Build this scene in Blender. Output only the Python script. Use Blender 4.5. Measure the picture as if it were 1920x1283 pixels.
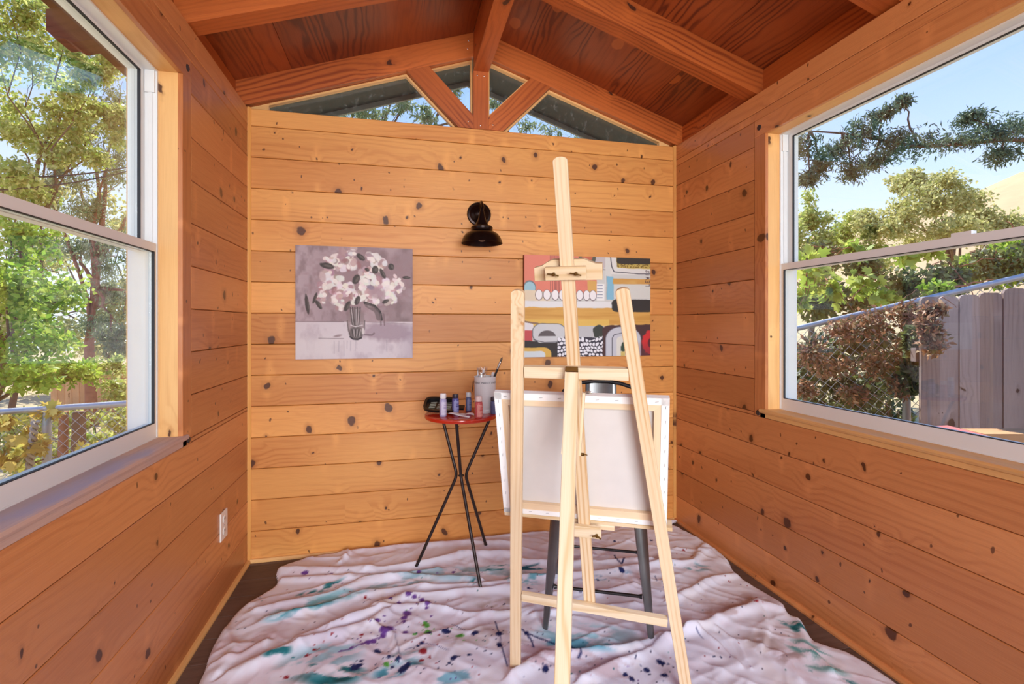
import bpy, math, random
import numpy as np
from mathutils import Vector, Matrix
random.seed(7); np.random.seed(7)
for o in list(bpy.data.objects): bpy.data.objects.remove(o)
SC = bpy.context.scene; COL = SC.collection
# ------------------------------------------------------------------ camera
F, CX, CY, H = 915.0, 960.0, 607.6, 1.25
TH = math.atan(210 / 915.0); CT, ST = math.cos(TH), math.sin(TH)
cam = bpy.data.cameras.new('camera'); camo = bpy.data.objects.new('camera', cam); COL.objects.link(camo)
cam.sensor_fit = 'HORIZONTAL'; cam.sensor_width = 36.0; cam.lens = 36.0 * F / 1920
cam.shift_y = (CY - 641.5) / 1920; cam.clip_start = 0.02; cam.clip_end = 500
camo.location = (0, 0, H); camo.rotation_euler = (math.pi / 2, 0, -TH); SC.camera = camo
# ------------------------------------------------------------------ world and lights
def S(r, g, b):
    f = lambda c: (c / 255) / 12.92 if c / 255 <= .04045 else ((c / 255 + .055) / 1.055) ** 2.4
    return (f(r), f(g), f(b))
W = bpy.data.worlds.new('sky'); SC.world = W; W.use_nodes = True; wn = W.node_tree
for n in list(wn.nodes): wn.nodes.remove(n)
tc = wn.nodes.new('ShaderNodeTexCoord'); sx = wn.nodes.new('ShaderNodeSeparateXYZ'); rp = wn.nodes.new('ShaderNodeValToRGB')
bg = wn.nodes.new('ShaderNodeBackground'); wo = wn.nodes.new('ShaderNodeOutputWorld')
wn.links.new(tc.outputs['Generated'], sx.inputs[0]); wn.links.new(sx.outputs['Z'], rp.inputs[0])
wn.links.new(rp.outputs[0], bg.inputs[0]); wn.links.new(bg.outputs[0], wo.inputs[0])
rp.color_ramp.elements[0].position = 0.0; rp.color_ramp.elements[0].color = (*S(228, 238, 248), 1)
rp.color_ramp.elements[1].position = 0.55; rp.color_ramp.elements[1].color = (*S(112, 160, 232), 1)
bg.inputs[1].default_value = 1.6
sun = bpy.data.lights.new('sun', 'SUN'); suno = bpy.data.objects.new('sun', sun); COL.objects.link(suno)
sun.energy = 9.0; sun.angle = 0.01; sun.color = (1.0, .95, .85)
suno.rotation_euler = Vector((0.10, -0.75, -1.0)).to_track_quat('-Z', 'Y').to_euler(); suno.location = (2, 6, 9)
dl = bpy.data.lights.new('rear_fill_light', 'AREA'); dlo = bpy.data.objects.new('rear_fill_light', dl); COL.objects.link(dlo)  # unseen area lamp added behind the camera to brighten the room
dl.shape = 'RECTANGLE'; dl.size = 2.4; dl.size_y = 2.1; dl.energy = 265; dl.color = (.95, .975, 1.0)
dlo.location = (0.467, -3.2, 1.75); dlo.rotation_euler = (math.pi / 2 - .12, 0, 0)
SC.view_settings.view_transform = 'Standard'; SC.view_settings.look = 'None'; SC.view_settings.gamma = 1
SC.view_settings.exposure = 0.05; SC.view_settings.use_curve_mapping = False
# ------------------------------------------------------------------ helpers
def V(*a): return np.array(a, float)
def at(u, v, zc):                       # a photo point at depth zc as a place in the world
    xc = (u - CX) / F * zc
    return V(xc * CT + zc * ST, -xc * ST + zc * CT, H + (CY - v) / F * zc)
def on_z(u, v, z=0.0):
    zc = F * (H - z) / (v - CY); return at(u, v, zc)
def on_x(u, v, x):
    a = (u - CX) / F; return at(u, v, x / (a * CT + ST))
def on_y(u, v, y):
    a = (u - CX) / F; return at(u, v, y / (-a * ST + CT))
WP = {}
def tag(o, label=None, cat=None, group=None, kind=None):
    if label: o['label'] = label
    if cat: o['category'] = cat
    if group: o['group'] = group
    if kind: o['kind'] = kind
    return o
def place(o, c, parent):
    c = V(*c); WP[o.name] = c
    if parent is not None:
        o.parent = parent; o.location = Vector(c - WP[parent.name])
    else: o.location = Vector(c)
def empty(name, loc, parent=None):
    o = bpy.data.objects.new(name, None); COL.objects.link(o); o.empty_display_size = .05; place(o, loc, parent); return o
def thing(name, label, cat, loc=(0, 0, 0), group=None): return tag(empty(name, loc), label, cat, group)
def mk(name, verts, faces, mat, parent=None, smooth=False, uv=None, col=None, center=True):
    v = np.asarray(verts, float).reshape(-1, 3)
    c = (v.min(0) + v.max(0)) / 2
    if parent is None: c[2] = v[:, 2].min()
    me = bpy.data.meshes.new(name); me.from_pydata((v - c).tolist(), [], faces)
    if uv is not None:
        l = me.uv_layers.new(name='UVMap'); vi = np.zeros(len(me.loops), int); me.loops.foreach_get('vertex_index', vi)
        l.data.foreach_set('uv', np.asarray(uv, np.float32)[vi].ravel())
    if col is not None:
        a = me.color_attributes.new('Col', 'FLOAT_COLOR', 'POINT')
        a.data.foreach_set('color', np.c_[col, np.ones(len(v))].astype(np.float32).ravel())
    if smooth: me.polygons.foreach_set('use_smooth', np.ones(len(me.polygons), bool))
    me.materials.append(mat); me.update()
    o = bpy.data.objects.new(name, me); COL.objects.link(o); place(o, c, parent); return o
class MB:                               # collects shapes into one mesh
    def __init__(s): s.v = []; s.f = []; s.uv = []
    def add(s, v, f, uv=None):
        n = len(s.v); v = np.asarray(v, float); s.v += v.tolist(); s.f += [[i + n for i in q] for q in f]
        s.uv += (np.asarray(uv).tolist() if uv is not None else v[:, :2].tolist())
    def box(s, a, b):
        a, b = np.minimum(V(*a), V(*b)), np.maximum(V(*a), V(*b))
        x0, y0, z0 = a; x1, y1, z1 = b
        L = int(np.argmax(b - a)); o = [i for i in range(3) if i != L]
        v = V(x0, y0, z0, x1, y0, z0, x1, y1, z0, x0, y1, z0, x0, y0, z1, x1, y0, z1, x1, y1, z1, x0, y1, z1).reshape(-1, 3)
        r = random.random() * 20
        s.add(v, [(0, 3, 2, 1), (4, 5, 6, 7), (0, 1, 5, 4), (1, 2, 6, 5), (2, 3, 7, 6), (3, 0, 4, 7)], np.c_[v[:, L] + r, v[:, o[0]] + v[:, o[1]] + r])
    def obox(s, O, L, Wd, T, ch=0.0):   # oriented plank; ch chamfers the two long edges of the face at O
        O, L, Wd, T = [V(*q) for q in (O, L, Wd, T)]; w = np.linalg.norm(Wd); t = np.linalg.norm(T); l = np.linalg.norm(L)
        wh, tt = Wd / w, T / t
        if ch: pr = [(0, ch), (ch, 0), (w - ch, 0), (w, ch), (w, t), (0, t)]
        else: pr = [(0, 0), (w, 0), (w, t), (0, t)]
        n = len(pr); r = random.random() * 50; r2 = random.random() * 50
        v = [O + wh * a + tt * b for a, b in pr] + [O + L + wh * a + tt * b for a, b in pr]
        uv = [(r, r2 + a + b) for a, b in pr] + [(r + l, r2 + a + b) for a, b in pr]
        f = [[i, (i + 1) % n, (i + 1) % n + n, i + n] for i in range(n)] + [list(range(n))[::-1], list(range(n, 2 * n))]
        if np.dot(np.cross(wh, tt), L) < 0: f = [q[::-1] for q in f]
        s.add(v, [q[::-1] for q in f], uv)
    def tube(s, P, R, k=8, cap=True):
        P = np.asarray(P, float); n = len(P); R = np.full(n, R) if np.isscalar(R) else np.asarray(R)
        T = np.gradient(P, axis=0); T /= np.linalg.norm(T, axis=1)[:, None] + 1e-12
        a = V(0, 0, 1) if abs(T[0][2]) < .9 else V(1, 0, 0); nv = np.cross(T[0], a); nv /= np.linalg.norm(nv); v = []; uv = []; acc = 0
        for i in range(n):
            nv = nv - T[i] * nv.dot(T[i]); nv /= np.linalg.norm(nv); b = np.cross(T[i], nv)
            if i: acc += np.linalg.norm(P[i] - P[i - 1])
            for j in range(k):
                t = 2 * math.pi * j / k; v.append(P[i] + R[i] * (math.cos(t) * nv + math.sin(t) * b)); uv.append((acc, R[i] * t))
        f = [[i * k + j, i * k + (j + 1) % k, (i + 1) * k + (j + 1) % k, (i + 1) * k + j] for i in range(n - 1) for j in range(k)]
        if cap: f += [list(range(k))[::-1], list(range((n - 1) * k, n * k))]
        s.add(v, f, uv)
    def lathe(s, prof, c, k=32, M=None):    # profile of (radius, height)
        c = V(*c); v = []; n = len(prof)
        for r, z in prof:
            for j in range(k):
                t = 2 * math.pi * j / k; p = V(r * math.cos(t), r * math.sin(t), z)
                v.append(c + (M @ p if M is not None else p))
        f = [[i * k + j, i * k + (j + 1) % k, (i + 1) * k + (j + 1) % k, (i + 1) * k + j] for i in range(n - 1) for j in range(k)]
        s.add(v, f)
    def ext(s, poly, e0, e1, fn, g=(1, 0)):   # flat outline pushed from e0 to e1; fn(a, b, e) gives the point
        n = len(poly); r = random.random() * 50; g = V(*g) / np.linalg.norm(g)
        v = [fn(a, b, e0) for a, b in poly] + [fn(a, b, e1) for a, b in poly]
        uv = [(a * g[0] + b * g[1] + r, -a * g[1] + b * g[0] + r + d) for d in (0, abs(e1 - e0)) for a, b in poly]
        pa = np.array(poly)
        if abs(e1 - e0) > 1.5 * (pa.max(0) - pa.min(0)).max(): uv = [(e + r, r + a + b) for e in (e0, e1) for a, b in poly]
        s.add(v, [list(range(n))[::-1], list(range(n, 2 * n))] + [[i, (i + 1) % n, (i + 1) % n + n, i + n] for i in range(n)], uv)
    def build(s, name, mat, parent=None, smooth=False): 
        o = mk(name, s.v, s.f, mat, parent, smooth, uv=s.uv)
        return o
XZ = lambda a, b, e: V(a, e, b)
def recalc(o):
    import bmesh
    b = bmesh.new(); b.from_mesh(o.data); bmesh.ops.recalc_face_normals(b, faces=b.faces); b.to_mesh(o.data); b.free(); return o
def one(name, mat, parent, fn, *a, **k):
    m = MB(); getattr(m, fn)(*a, **k); o = m.build(name, mat, parent, smooth=fn in ('tube', 'lathe')); recalc(o)
    if fn in ('tube', 'lathe'): auto(o)
    return o
def auto(o, ang=.7):
    me = o.data
    try: me.set_sharp_from_angle(angle=ang)
    except Exception: pass
    return o
def bevel(o, w=.002, seg=2):
    m = o.modifiers.new('bevel', 'BEVEL'); m.width = w; m.segments = seg; m.limit_method = 'ANGLE'; return o
# ------------------------------------------------------------------ materials
def newmat(name):
    m = bpy.data.materials.new(name); m.use_nodes = True; nt = m.node_tree
    for n in list(nt.nodes): nt.nodes.remove(n)
    out = nt.nodes.new('ShaderNodeOutputMaterial'); return m, nt, out
def nd(nt, typ, ins=None, **at_):
    n = nt.nodes.new('ShaderNode' + typ)
    for k, v in at_.items(): setattr(n, k, v)
    for k, v in (ins or {}).items():
        if isinstance(v, bpy.types.NodeSocket): nt.links.new(v, n.inputs[k])
        else:
            if isinstance(v, tuple) and len(v) == 3 and n.inputs[k].type == 'RGBA': v = (*v, 1)
            n.inputs[k].default_value = v
    return n
def mth(nt, op, a, b=0.0, c=None):
    ins = {0: a, 1: b}
    if c is not None: ins[2] = c
    return nd(nt, 'Math', ins, operation=op).outputs[0]
def mix(nt, fac, a, b, bt='MIX'):
    n = nt.nodes.new('ShaderNodeMix'); n.data_type = 'RGBA'; n.blend_type = bt
    for i, v in ((0, fac), (6, a), (7, b)):
        if isinstance(v, bpy.types.NodeSocket): nt.links.new(v, n.inputs[i])
        else: n.inputs[i].default_value = (*v, 1) if isinstance(v, tuple) else v
    return n.outputs[2]
def sstep(nt, x, a, b, lo=0.0, hi=1.0):
    n = nt.nodes.new('ShaderNodeMapRange'); n.interpolation_type = 'SMOOTHSTEP'
    nt.links.new(x, n.inputs[0]); n.inputs[1].default_value = a; n.inputs[2].default_value = b; n.inputs[3].default_value = lo; n.inputs[4].default_value = hi
    return n.outputs[0]
def bsdf(nt, out, col, rough=.5, metal=0., bump=None, spec=.5, coat=0., **kw):
    p = nd(nt, 'BsdfPrincipled', {'Base Color': col, 'Roughness': rough, 'Metallic': metal, 'Specular IOR Level': spec, 'Coat Weight': coat})
    for k, v in kw.items(): p.inputs[k.replace('_', ' ')].default_value = v
    if bump is not None: nt.links.new(bump, p.inputs['Normal'])
    nt.links.new(p.outputs[0], out.inputs[0]); return p
def plain(name, col, rough=.5, metal=0., var=.12, scale=30., bump=.0, spec=.5, **kw):
    m, nt, out = newmat(name); t = nd(nt, 'TexCoord')
    nz = nd(nt, 'TexNoise', {'Vector': t.outputs['Object'], 'Scale': scale, 'Detail': 4.}).outputs['Fac']
    c = mix(nt, nz, tuple(x * (1 - var) for x in col), tuple(min(1, x * (1 + var)) for x in col))
    b = nd(nt, 'Bump', {'Strength': bump, 'Height': nz, 'Distance': .002}).outputs[0] if bump else None
    bsdf(nt, out, c, rough, metal, b, spec, **kw); return m
def wood(name, light, dark, knotc=S(70, 30, 10), ku=5.2, kv=3.9, ksize=1.0, lines=64., linec=.24, rough=.42, spec=.5, hue=.12, warp=7.0, patch=None, dirt=0.):
    m, nt, out = newmat(name); uv = nd(nt, 'UVMap').outputs[0]
    oi = nd(nt, 'ObjectInfo').outputs['Random']
    sh = nd(nt, 'CombineXYZ', {0: mth(nt, 'MULTIPLY', oi, 37.0), 1: mth(nt, 'MULTIPLY', oi, 91.0)}).outputs[0]
    P = nd(nt, 'VectorMath', {0: uv, 1: sh}, operation='ADD').outputs[0]
    def sc(a, b): return nd(nt, 'VectorMath', {0: P, 1: (a, b, 1.0)}, operation='MULTIPLY').outputs[0]
    n1 = nd(nt, 'TexNoise', {'Vector': sc(1.1, 6.5), 'Scale': 1.0, 'Detail': 3.0}, noise_dimensions='2D').outputs['Fac']
    n2 = nd(nt, 'TexNoise', {'Vector': sc(.5, 2.2), 'Scale': 1.0, 'Detail': 2.0}, noise_dimensions='2D').outputs['Fac']
    fb = nd(nt, 'TexNoise', {'Vector': sc(7., 320.), 'Scale': 1.0, 'Detail': 3.0}, noise_dimensions='2D').outputs['Fac']
    wob = nd(nt, 'TexNoise', {'Vector': sc(30., 30.), 'Scale': 1.0, 'Detail': 2.0}, noise_dimensions='2D').outputs['Fac']
    wv = nd(nt, 'TexNoise', {'Vector': sc(14., 14.), 'Scale': 1.0, 'Detail': 2.0}, noise_dimensions='2D').outputs['Color']
    kvec = nd(nt, 'VectorMath', {0: sc(ku, kv), 1: nd(nt, 'VectorMath', {0: wv, 1: (.16, .16, 0.)}, operation='MULTIPLY').outputs[0]}, operation='ADD').outputs[0]
    vo = nd(nt, 'TexVoronoi', {'Vector': kvec, 'Scale': 1.0, 'Randomness': 1.0}, voronoi_dimensions='2D', feature='F1')
    d = vo.outputs['Distance']; rnd = nd(nt, 'SeparateColor', {0: vo.outputs['Color']})
    size = mth(nt, 'MULTIPLY', mth(nt, 'POWER', rnd.outputs[0], 2.5), 1.6 * ksize)
    size = mth(nt, 'ADD', size, .10)
    kd = mth(nt, 'DIVIDE', mth(nt, 'ADD', d, mth(nt, 'MULTIPLY', mth(nt, 'SUBTRACT', wob, .5), .03)), size)
    core = sstep(nt, kd, .048, .072, 1, 0); ring = sstep(nt, kd, .06, .16, 1, 0); halo = sstep(nt, kd, .05, .55, 1, 0)
    sep = nd(nt, 'SeparateXYZ', {0: P})
    g = mth(nt, 'ADD', mth(nt, 'MULTIPLY', sep.outputs[1], lines), mth(nt, 'MULTIPLY', n1, warp))
    g = mth(nt, 'ADD', g, mth(nt, 'MULTIPLY', halo, 2.2))
    dl_ = nd(nt, 'SeparateXYZ', {0: nd(nt, 'VectorMath', {0: kvec, 1: vo.outputs['Position']}, operation='SUBTRACT').outputs[0]})
    stk = mth(nt, 'MULTIPLY', sstep(nt, mth(nt, 'ABSOLUTE', dl_.outputs[0]), .0, .16, 1, 0), sstep(nt, mth(nt, 'ABSOLUTE', dl_.outputs[1]), .05, .42, 1, 0))
    stk = mth(nt, 'MULTIPLY', stk, sstep(nt, rnd.outputs[1], .35, .7))
    ln = mth(nt, 'POWER', mth(nt, 'ADD', mth(nt, 'MULTIPLY', mth(nt, 'SINE', mth(nt, 'MULTIPLY', g, 2 * math.pi * .5)), .5), .5), 2.6)
    am = nd(nt, 'TexNoise', {'Vector': sc(.9, 3.7), 'Scale': 1.0, 'Detail': 1.0}, noise_dimensions='2D').outputs['Fac']
    ln = mth(nt, 'MULTIPLY', ln, sstep(nt, am, .38, .66, .25, 1.25))
    f = mth(nt, 'ADD', mth(nt, 'MULTIPLY', ln, linec), mth(nt, 'MULTIPLY', sstep(nt, n2, .25, .75), .52))
    f = mth(nt, 'ADD', f, mth(nt, 'MULTIPLY', mth(nt, 'SUBTRACT', fb, .5), .5))
    nf = nd(nt, 'Clamp', {0: f}).outputs[0]
    c = mix(nt, nf, light, dark)
    c = mix(nt, mth(nt, 'MULTIPLY', stk, .55), c, tuple(min(1, x * 1.18) for x in light))
    c = mix(nt, mth(nt, 'MULTIPLY', ring, .38), c, tuple(x * .62 for x in dark))
    c = mix(nt, mth(nt, 'MULTIPLY', core, .92), c, knotc)
    if ku > 4:          # scattered pin knots
        v2 = nd(nt, 'TexVoronoi', {'Vector': nd(nt, 'VectorMath', {0: kvec, 1: (2.1, 1.9, 1.)}, operation='MULTIPLY').outputs[0], 'Scale': 1.0}, voronoi_dimensions='2D', feature='F1')
        pk = mth(nt, 'MULTIPLY', sstep(nt, v2.outputs['Distance'], .035, .06, 1, 0), sstep(nt, nd(nt, 'SeparateColor', {0: v2.outputs['Color']}).outputs[0], .74, .79))
        c = mix(nt, mth(nt, 'MULTIPLY', pk, .8), c, knotc)
    if patch:
        pv = nd(nt, 'TexVoronoi', {'Vector': sc(2.6, 4.2), 'Scale': 1.0}, voronoi_dimensions='2D', feature='F1')
        pm = sstep(nt, mth(nt, 'ADD', pv.outputs['Distance'], mth(nt, 'MULTIPLY', mth(nt, 'SUBTRACT', wob, .5), .05)), .11, .135, 1, 0)
        pm = mth(nt, 'MULTIPLY', pm, sstep(nt, nd(nt, 'SeparateColor', {0: pv.outputs['Color']}).outputs[1], .45, .5))
        c = mix(nt, mth(nt, 'MULTIPLY', pm, .75), c, patch)
    br = mth(nt, 'ADD', mth(nt, 'MULTIPLY', oi, 2 * hue), 1 - hue)
    c = mix(nt, 1.0, c, nd(nt, 'CombineXYZ', {0: br, 1: mth(nt, 'POWER', br, 1.25), 2: mth(nt, 'POWER', br, 1.5)}).outputs[0], 'MULTIPLY')
    if dirt:
        dn = nd(nt, 'TexNoise', {'Vector': sc(2.5, 5.), 'Scale': 1.0, 'Detail': 6.0}, noise_dimensions='2D').outputs['Fac']
        c = mix(nt, mth(nt, 'MULTIPLY', sstep(nt, dn, .5, .7), dirt), c, S(168, 158, 172))
    b = nd(nt, 'Bump', {'Strength': .25, 'Distance': .0015, 'Height': mth(nt, 'SUBTRACT', fb, mth(nt, 'MULTIPLY', core, .8))}).outputs[0]
    bsdf(nt, out, c, mth(nt, 'ADD', rough, mth(nt, 'MULTIPLY', fb, .12)), 0., b, spec); return m
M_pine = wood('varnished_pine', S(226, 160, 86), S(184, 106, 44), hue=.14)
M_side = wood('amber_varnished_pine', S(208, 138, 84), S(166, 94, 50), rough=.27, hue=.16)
M_trim = wood('honey_pine_trim', S(228, 168, 92), S(196, 122, 56), ku=1.3, kv=2.5, lines=60.)
M_jamb = wood('pale_pine_jamb', S(234, 184, 118), S(206, 142, 78), ku=1.6, kv=4.0, ksize=.4, lines=60.)
M_sill = wood('weathered_sill_wood', S(204, 172, 156), S(164, 130, 120), ku=1.2, kv=3.0, dirt=.8, rough=.5)
M_rafter = wood('red_stained_fir', S(200, 106, 46), S(140, 60, 20), knotc=S(60, 24, 10), ku=1.5, kv=3.4, lines=76., linec=.6, rough=.38)
M_ply = wood('stained_plywood', S(176, 88, 38), S(112, 46, 18), ku=.3, kv=.3, ksize=.01, lines=60., linec=.8, warp=12., patch=S(208, 116, 50), rough=.36, hue=.16)
M_easel = wood('raw_pine_strip', S(230, 208, 174), S(200, 158, 108), ku=.4, kv=1.0, ksize=.3, lines=150., linec=.75, rough=.55, hue=.03, warp=3.5, knotc=S(190, 140, 90))
M_easel2 = wood('pale_smooth_pine', S(232, 214, 184), S(212, 182, 138), ku=.4, kv=1.0, ksize=.3, lines=60., linec=.6, rough=.55, hue=.03, warp=8., knotc=S(200, 150, 100))
M_floor = wood('dark_vinyl_plank', S(106, 84, 74), S(66, 50, 44), ku=.8, kv=2.0, ksize=.4, lines=60., rough=.5, hue=.15, knotc=S(52, 38, 34))
M_fence = wood('weathered_grey_board', S(164, 148, 146), S(116, 102, 102), knotc=S(62, 48, 46), ku=2.0, kv=2.6, lines=60., rough=.8, spec=.2, hue=.18)
M_cedar = wood('pale_cedar', S(208, 162, 122), S(170, 122, 86), ku=1., kv=2., rough=.75, spec=.2)
M_eave = wood('dark_eave_wood', S(120, 78, 62), S(84, 50, 40), ku=1., kv=2., rough=.7, spec=.2)
M_soffit = plain('charcoal_soffit', S(46, 52, 52), .7, var=.35, scale=14., bump=.4)
M_fascia = plain('grey_fascia', S(128, 132, 126), .7, var=.15)
M_white = plain('white_vinyl', S(228, 230, 230), .35, var=.04, scale=8.)
M_gasket = plain('black_rubber', S(34, 34, 38), .6)
M_plug = plain('dark_round_plug', S(48, 38, 40), .5, var=.3, scale=120., bump=.5)
M_outlet = plain('ivory_plastic', S(236, 232, 224), .3, var=.03)
M_slot = plain('outlet_slot', S(60, 56, 52), .6)
M_bronze = plain('oil_rubbed_bronze', S(40, 28, 26), .28, metal=.75, var=.35, scale=25.)
M_canvas = plain('white_primed_canvas', S(240, 238, 236), .8, var=.03, scale=60., spec=.2)
M_linen = plain('raw_canvas_back', S(212, 206, 202), .9, var=.05, scale=18., bump=.2, spec=.1)
M_stretch = wood('stretcher_bar', S(232, 208, 176), S(214, 180, 140), ku=.5, kv=1., ksize=.4, lines=60., rough=.6, hue=.03)
M_staple = plain('staple_steel', S(170, 172, 178), .3, metal=.9)
M_gun = plain('gunmetal', S(112, 112, 112), .32, metal=.85, var=.45, scale=9.)
M_gunr = plain('dark_gunmetal_rod', S(60, 60, 62), .35, metal=.8, var=.3)
M_brass = plain('antique_brass', S(120, 92, 48), .35, metal=.9, var=.3)
M_red = plain('red_lacquer', S(196, 48, 24), .18, var=.12, scale=12.)
M_leg = plain('black_brown_tube', S(52, 42, 40), .35, metal=.4, var=.2)
M_black = plain('black_plastic', S(24, 22, 22), .35, var=.2)
M_slat = plain('pale_green_slot', S(166, 176, 160), .5)
M_wplas = plain('white_plastic', S(232, 228, 228), .35, var=.03)
M_pinkw = plain('pinkish_white_plastic', S(236, 214, 208), .4, var=.05)
M_cup = plain('white_tin', S(224, 224, 224), .35, var=.05, scale=9.)
M_ink = plain('grey_ink', S(92, 92, 98), .6)
M_dkcap = plain('dark_purple_cap', S(52, 42, 56), .35)
M_gycap = plain('grey_cap', S(200, 202, 206), .35)
M_bl1 = plain('lavender_paint', S(176, 170, 206), .3, var=.25, scale=70.)
M_bl2 = plain('blue_paint', S(92, 92, 156), .3, var=.35, scale=70.)
M_bl3 = plain('navy_paint', S(88, 98, 140), .3, var=.3, scale=70.)
M_bl4 = plain('rose_paint', S(208, 96, 96), .3, var=.25, scale=70.)
M_lab1 = plain('lavender_label', S(206, 202, 224), .5, var=.25, scale=160.)
M_lab2 = plain('blue_label', S(150, 154, 206), .5, var=.3, scale=160.)
M_lab3 = plain('slate_label', S(124, 132, 172), .5, var=.3, scale=160.)
M_lab4 = plain('rose_label', S(226, 150, 140), .5, var=.25, scale=160.)
M_wire = plain('thin_wire', S(90, 80, 72), .35, metal=.8)
M_chrome = plain('ferrule', S(190, 186, 184), .2, metal=.9)
M_bark = plain('grey_brown_bark', S(110, 90, 76), .9, var=.4, scale=14., bump=.8, spec=.1)
M_redbark = plain('reddish_bark', S(150, 104, 86), .9, var=.35, scale=12., bump=.8, spec=.1)
M_pipe = plain('galvanised_pipe', S(168, 172, 182), .45, metal=.5, var=.15)
M_cable = plain('black_cable', S(48, 50, 54), .6)
M_rope = plain('twisted_grey_rope', S(150, 142, 134), .9, var=.3, scale=60.)
M_ground = plain('leaf_littered_ground', S(176, 158, 126), .95, var=.4, scale=5., bump=.5, spec=.1)
M_hill = plain('dry_golden_grass', S(190, 164, 130), .95, var=.15, scale=.6, spec=.05)
M_redtable = plain('faded_red_paint', S(196, 104, 104), .6, var=.12)
def schlick(nt):
    fc = nd(nt, 'LayerWeight', {'Blend': .5}).outputs['Facing']
    return mth(nt, 'ADD', mth(nt, 'MULTIPLY', mth(nt, 'POWER', fc, 5.0), .95), .045)
def glassmat(name, tint=(.97, .985, .98)):
    m, nt, out = newmat(name); fr = schlick(nt)
    t = nd(nt, 'BsdfTransparent', {'Color': tint}).outputs[0]; g = nd(nt, 'BsdfGlossy', {'Roughness': .0, 'Color': (1., 1., 1.)}).outputs[0]
    mx = nd(nt, 'MixShader', {0: fr, 1: t, 2: g}).outputs[0]; nt.links.new(mx, out.inputs[0]); return m
M_glass = glassmat('window_glass')
def dustyglass():
    m, nt, out = newmat('dusty_glass'); t = nd(nt, 'TexCoord').outputs['Object']
    nz = nd(nt, 'TexNoise', {'Vector': t, 'Scale': 26., 'Detail': 8., 'Roughness': .75}).outputs['Fac']
    tr = nd(nt, 'BsdfTransparent', {'Color': (.96, .98, .98)}).outputs[0]; df = nd(nt, 'BsdfDiffuse', {'Color': S(150, 158, 156)}).outputs[0]
    g = nd(nt, 'BsdfGlossy', {'Roughness': .02}).outputs[0]
    a = nd(nt, 'MixShader', {0: sstep(nt, nz, .52, .8, .02, .5), 1: tr, 2: df}).outputs[0]
    b = nd(nt, 'MixShader', {0: schlick(nt), 1: a, 2: g}).outputs[0]; nt.links.new(b, out.inputs[0]); return m
M_dusty = dustyglass()
def leafmat(name, cols, trans=.45, rough=.5):
    m, nt, out = newmat(name); r = nd(nt, 'NewGeometry').outputs['Random Per Island']
    cr = nd(nt, 'ValToRGB', {0: r}); e = cr.color_ramp.elements
    for i, c in enumerate(cols):
        p = i / (len(cols) - 1)
        if i == 0: e[0].position = 0; e[0].color = (*c, 1)
        elif i == len(cols) - 1: e[-1].position = 1; e[-1].color = (*c, 1)
        else: q = e.new(p); q.color = (*c, 1)
    p = nd(nt, 'BsdfPrincipled', {'Base Color': cr.outputs[0], 'Roughness': rough, 'Specular IOR Level': .35}).outputs[0]
    t = nd(nt, 'BsdfTranslucent', {'Color': cr.outputs[0]}).outputs[0]
    nt.links.new(nd(nt, 'MixShader', {0: trans, 1: p, 2: t}).outputs[0], out.inputs[0]); return m
L_bright = leafmat('bright_green_leaves', [S(96, 138, 40), S(150, 186, 62), S(196, 208, 96), S(120, 160, 56)])
L_yel = leafmat('yellow_green_leaves', [S(140, 166, 74), S(186, 198, 104), S(222, 216, 146), S(126, 154, 76)])
L_con = leafmat('conifer_needles', [S(98, 124, 86), S(146, 160, 112), S(124, 142, 112), S(180, 184, 140)], .4)
L_dark = leafmat('dark_narrow_leaves', [S(70, 92, 78), S(96, 116, 96), S(120, 136, 104), S(82, 104, 80)], .3)
L_pale = leafmat('sunlit_pale_leaves', [S(176, 176, 110), S(206, 200, 138), S(150, 160, 88), S(226, 216, 160)])
L_dry = leafmat('dry_vine_leaves', [S(168, 120, 92), S(196, 148, 116), S(130, 96, 78), S(110, 112, 78), S(206, 170, 140)], .3)
L_shade = leafmat('deep_green_leaves', [S(70, 88, 60), S(104, 118, 74), S(130, 140, 80), S(88, 100, 80)], .3)
L_vine = leafmat('lobed_vine_leaf', [S(150, 180, 74), S(196, 204, 104), S(120, 156, 60)], .5)
# ------------------------------------------------------------------ the room
XL, XR, YB, YF, HW = -0.775, 1.709, 2.80, -1.80, 2.381
WT = 0.17; XM = 0.4585
zceil = lambda x: 2.936 - (abs(x - XM) - .044) / 3
zbot = lambda x: zceil(x) - .138
YJ, WY0, ZS, ZH = 2.011, 0.45, 0.839, 2.167      # window opening: far jamb, near jamb, sill, head
CO = .074                                        # casing width
def struct(name, loc=(0, 0, 0)): return tag(empty(name, loc), kind='structure')
# floor
fl = one('floor', M_floor, None, 'box', (XL - WT, YF - .1, -.12), (XR + WT, YB + .12, -.012)); tag(fl, kind='structure')
y = YF; k = 0
while y < YB - .001:
    y1 = min(y + .152, YB); xs = sorted({XL, XR, XL + .5 + (k * .77) % 1.6})
    for a, b in zip(xs[:-1], xs[1:]): one('floor_plank', M_floor, fl, 'obox', (a + .0006, y + .0006, 0), (b - a - .0012, 0, 0), (0, y1 - y - .0012, 0), (0, 0, -.012), .0012)
    y = y1; k += 1
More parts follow.
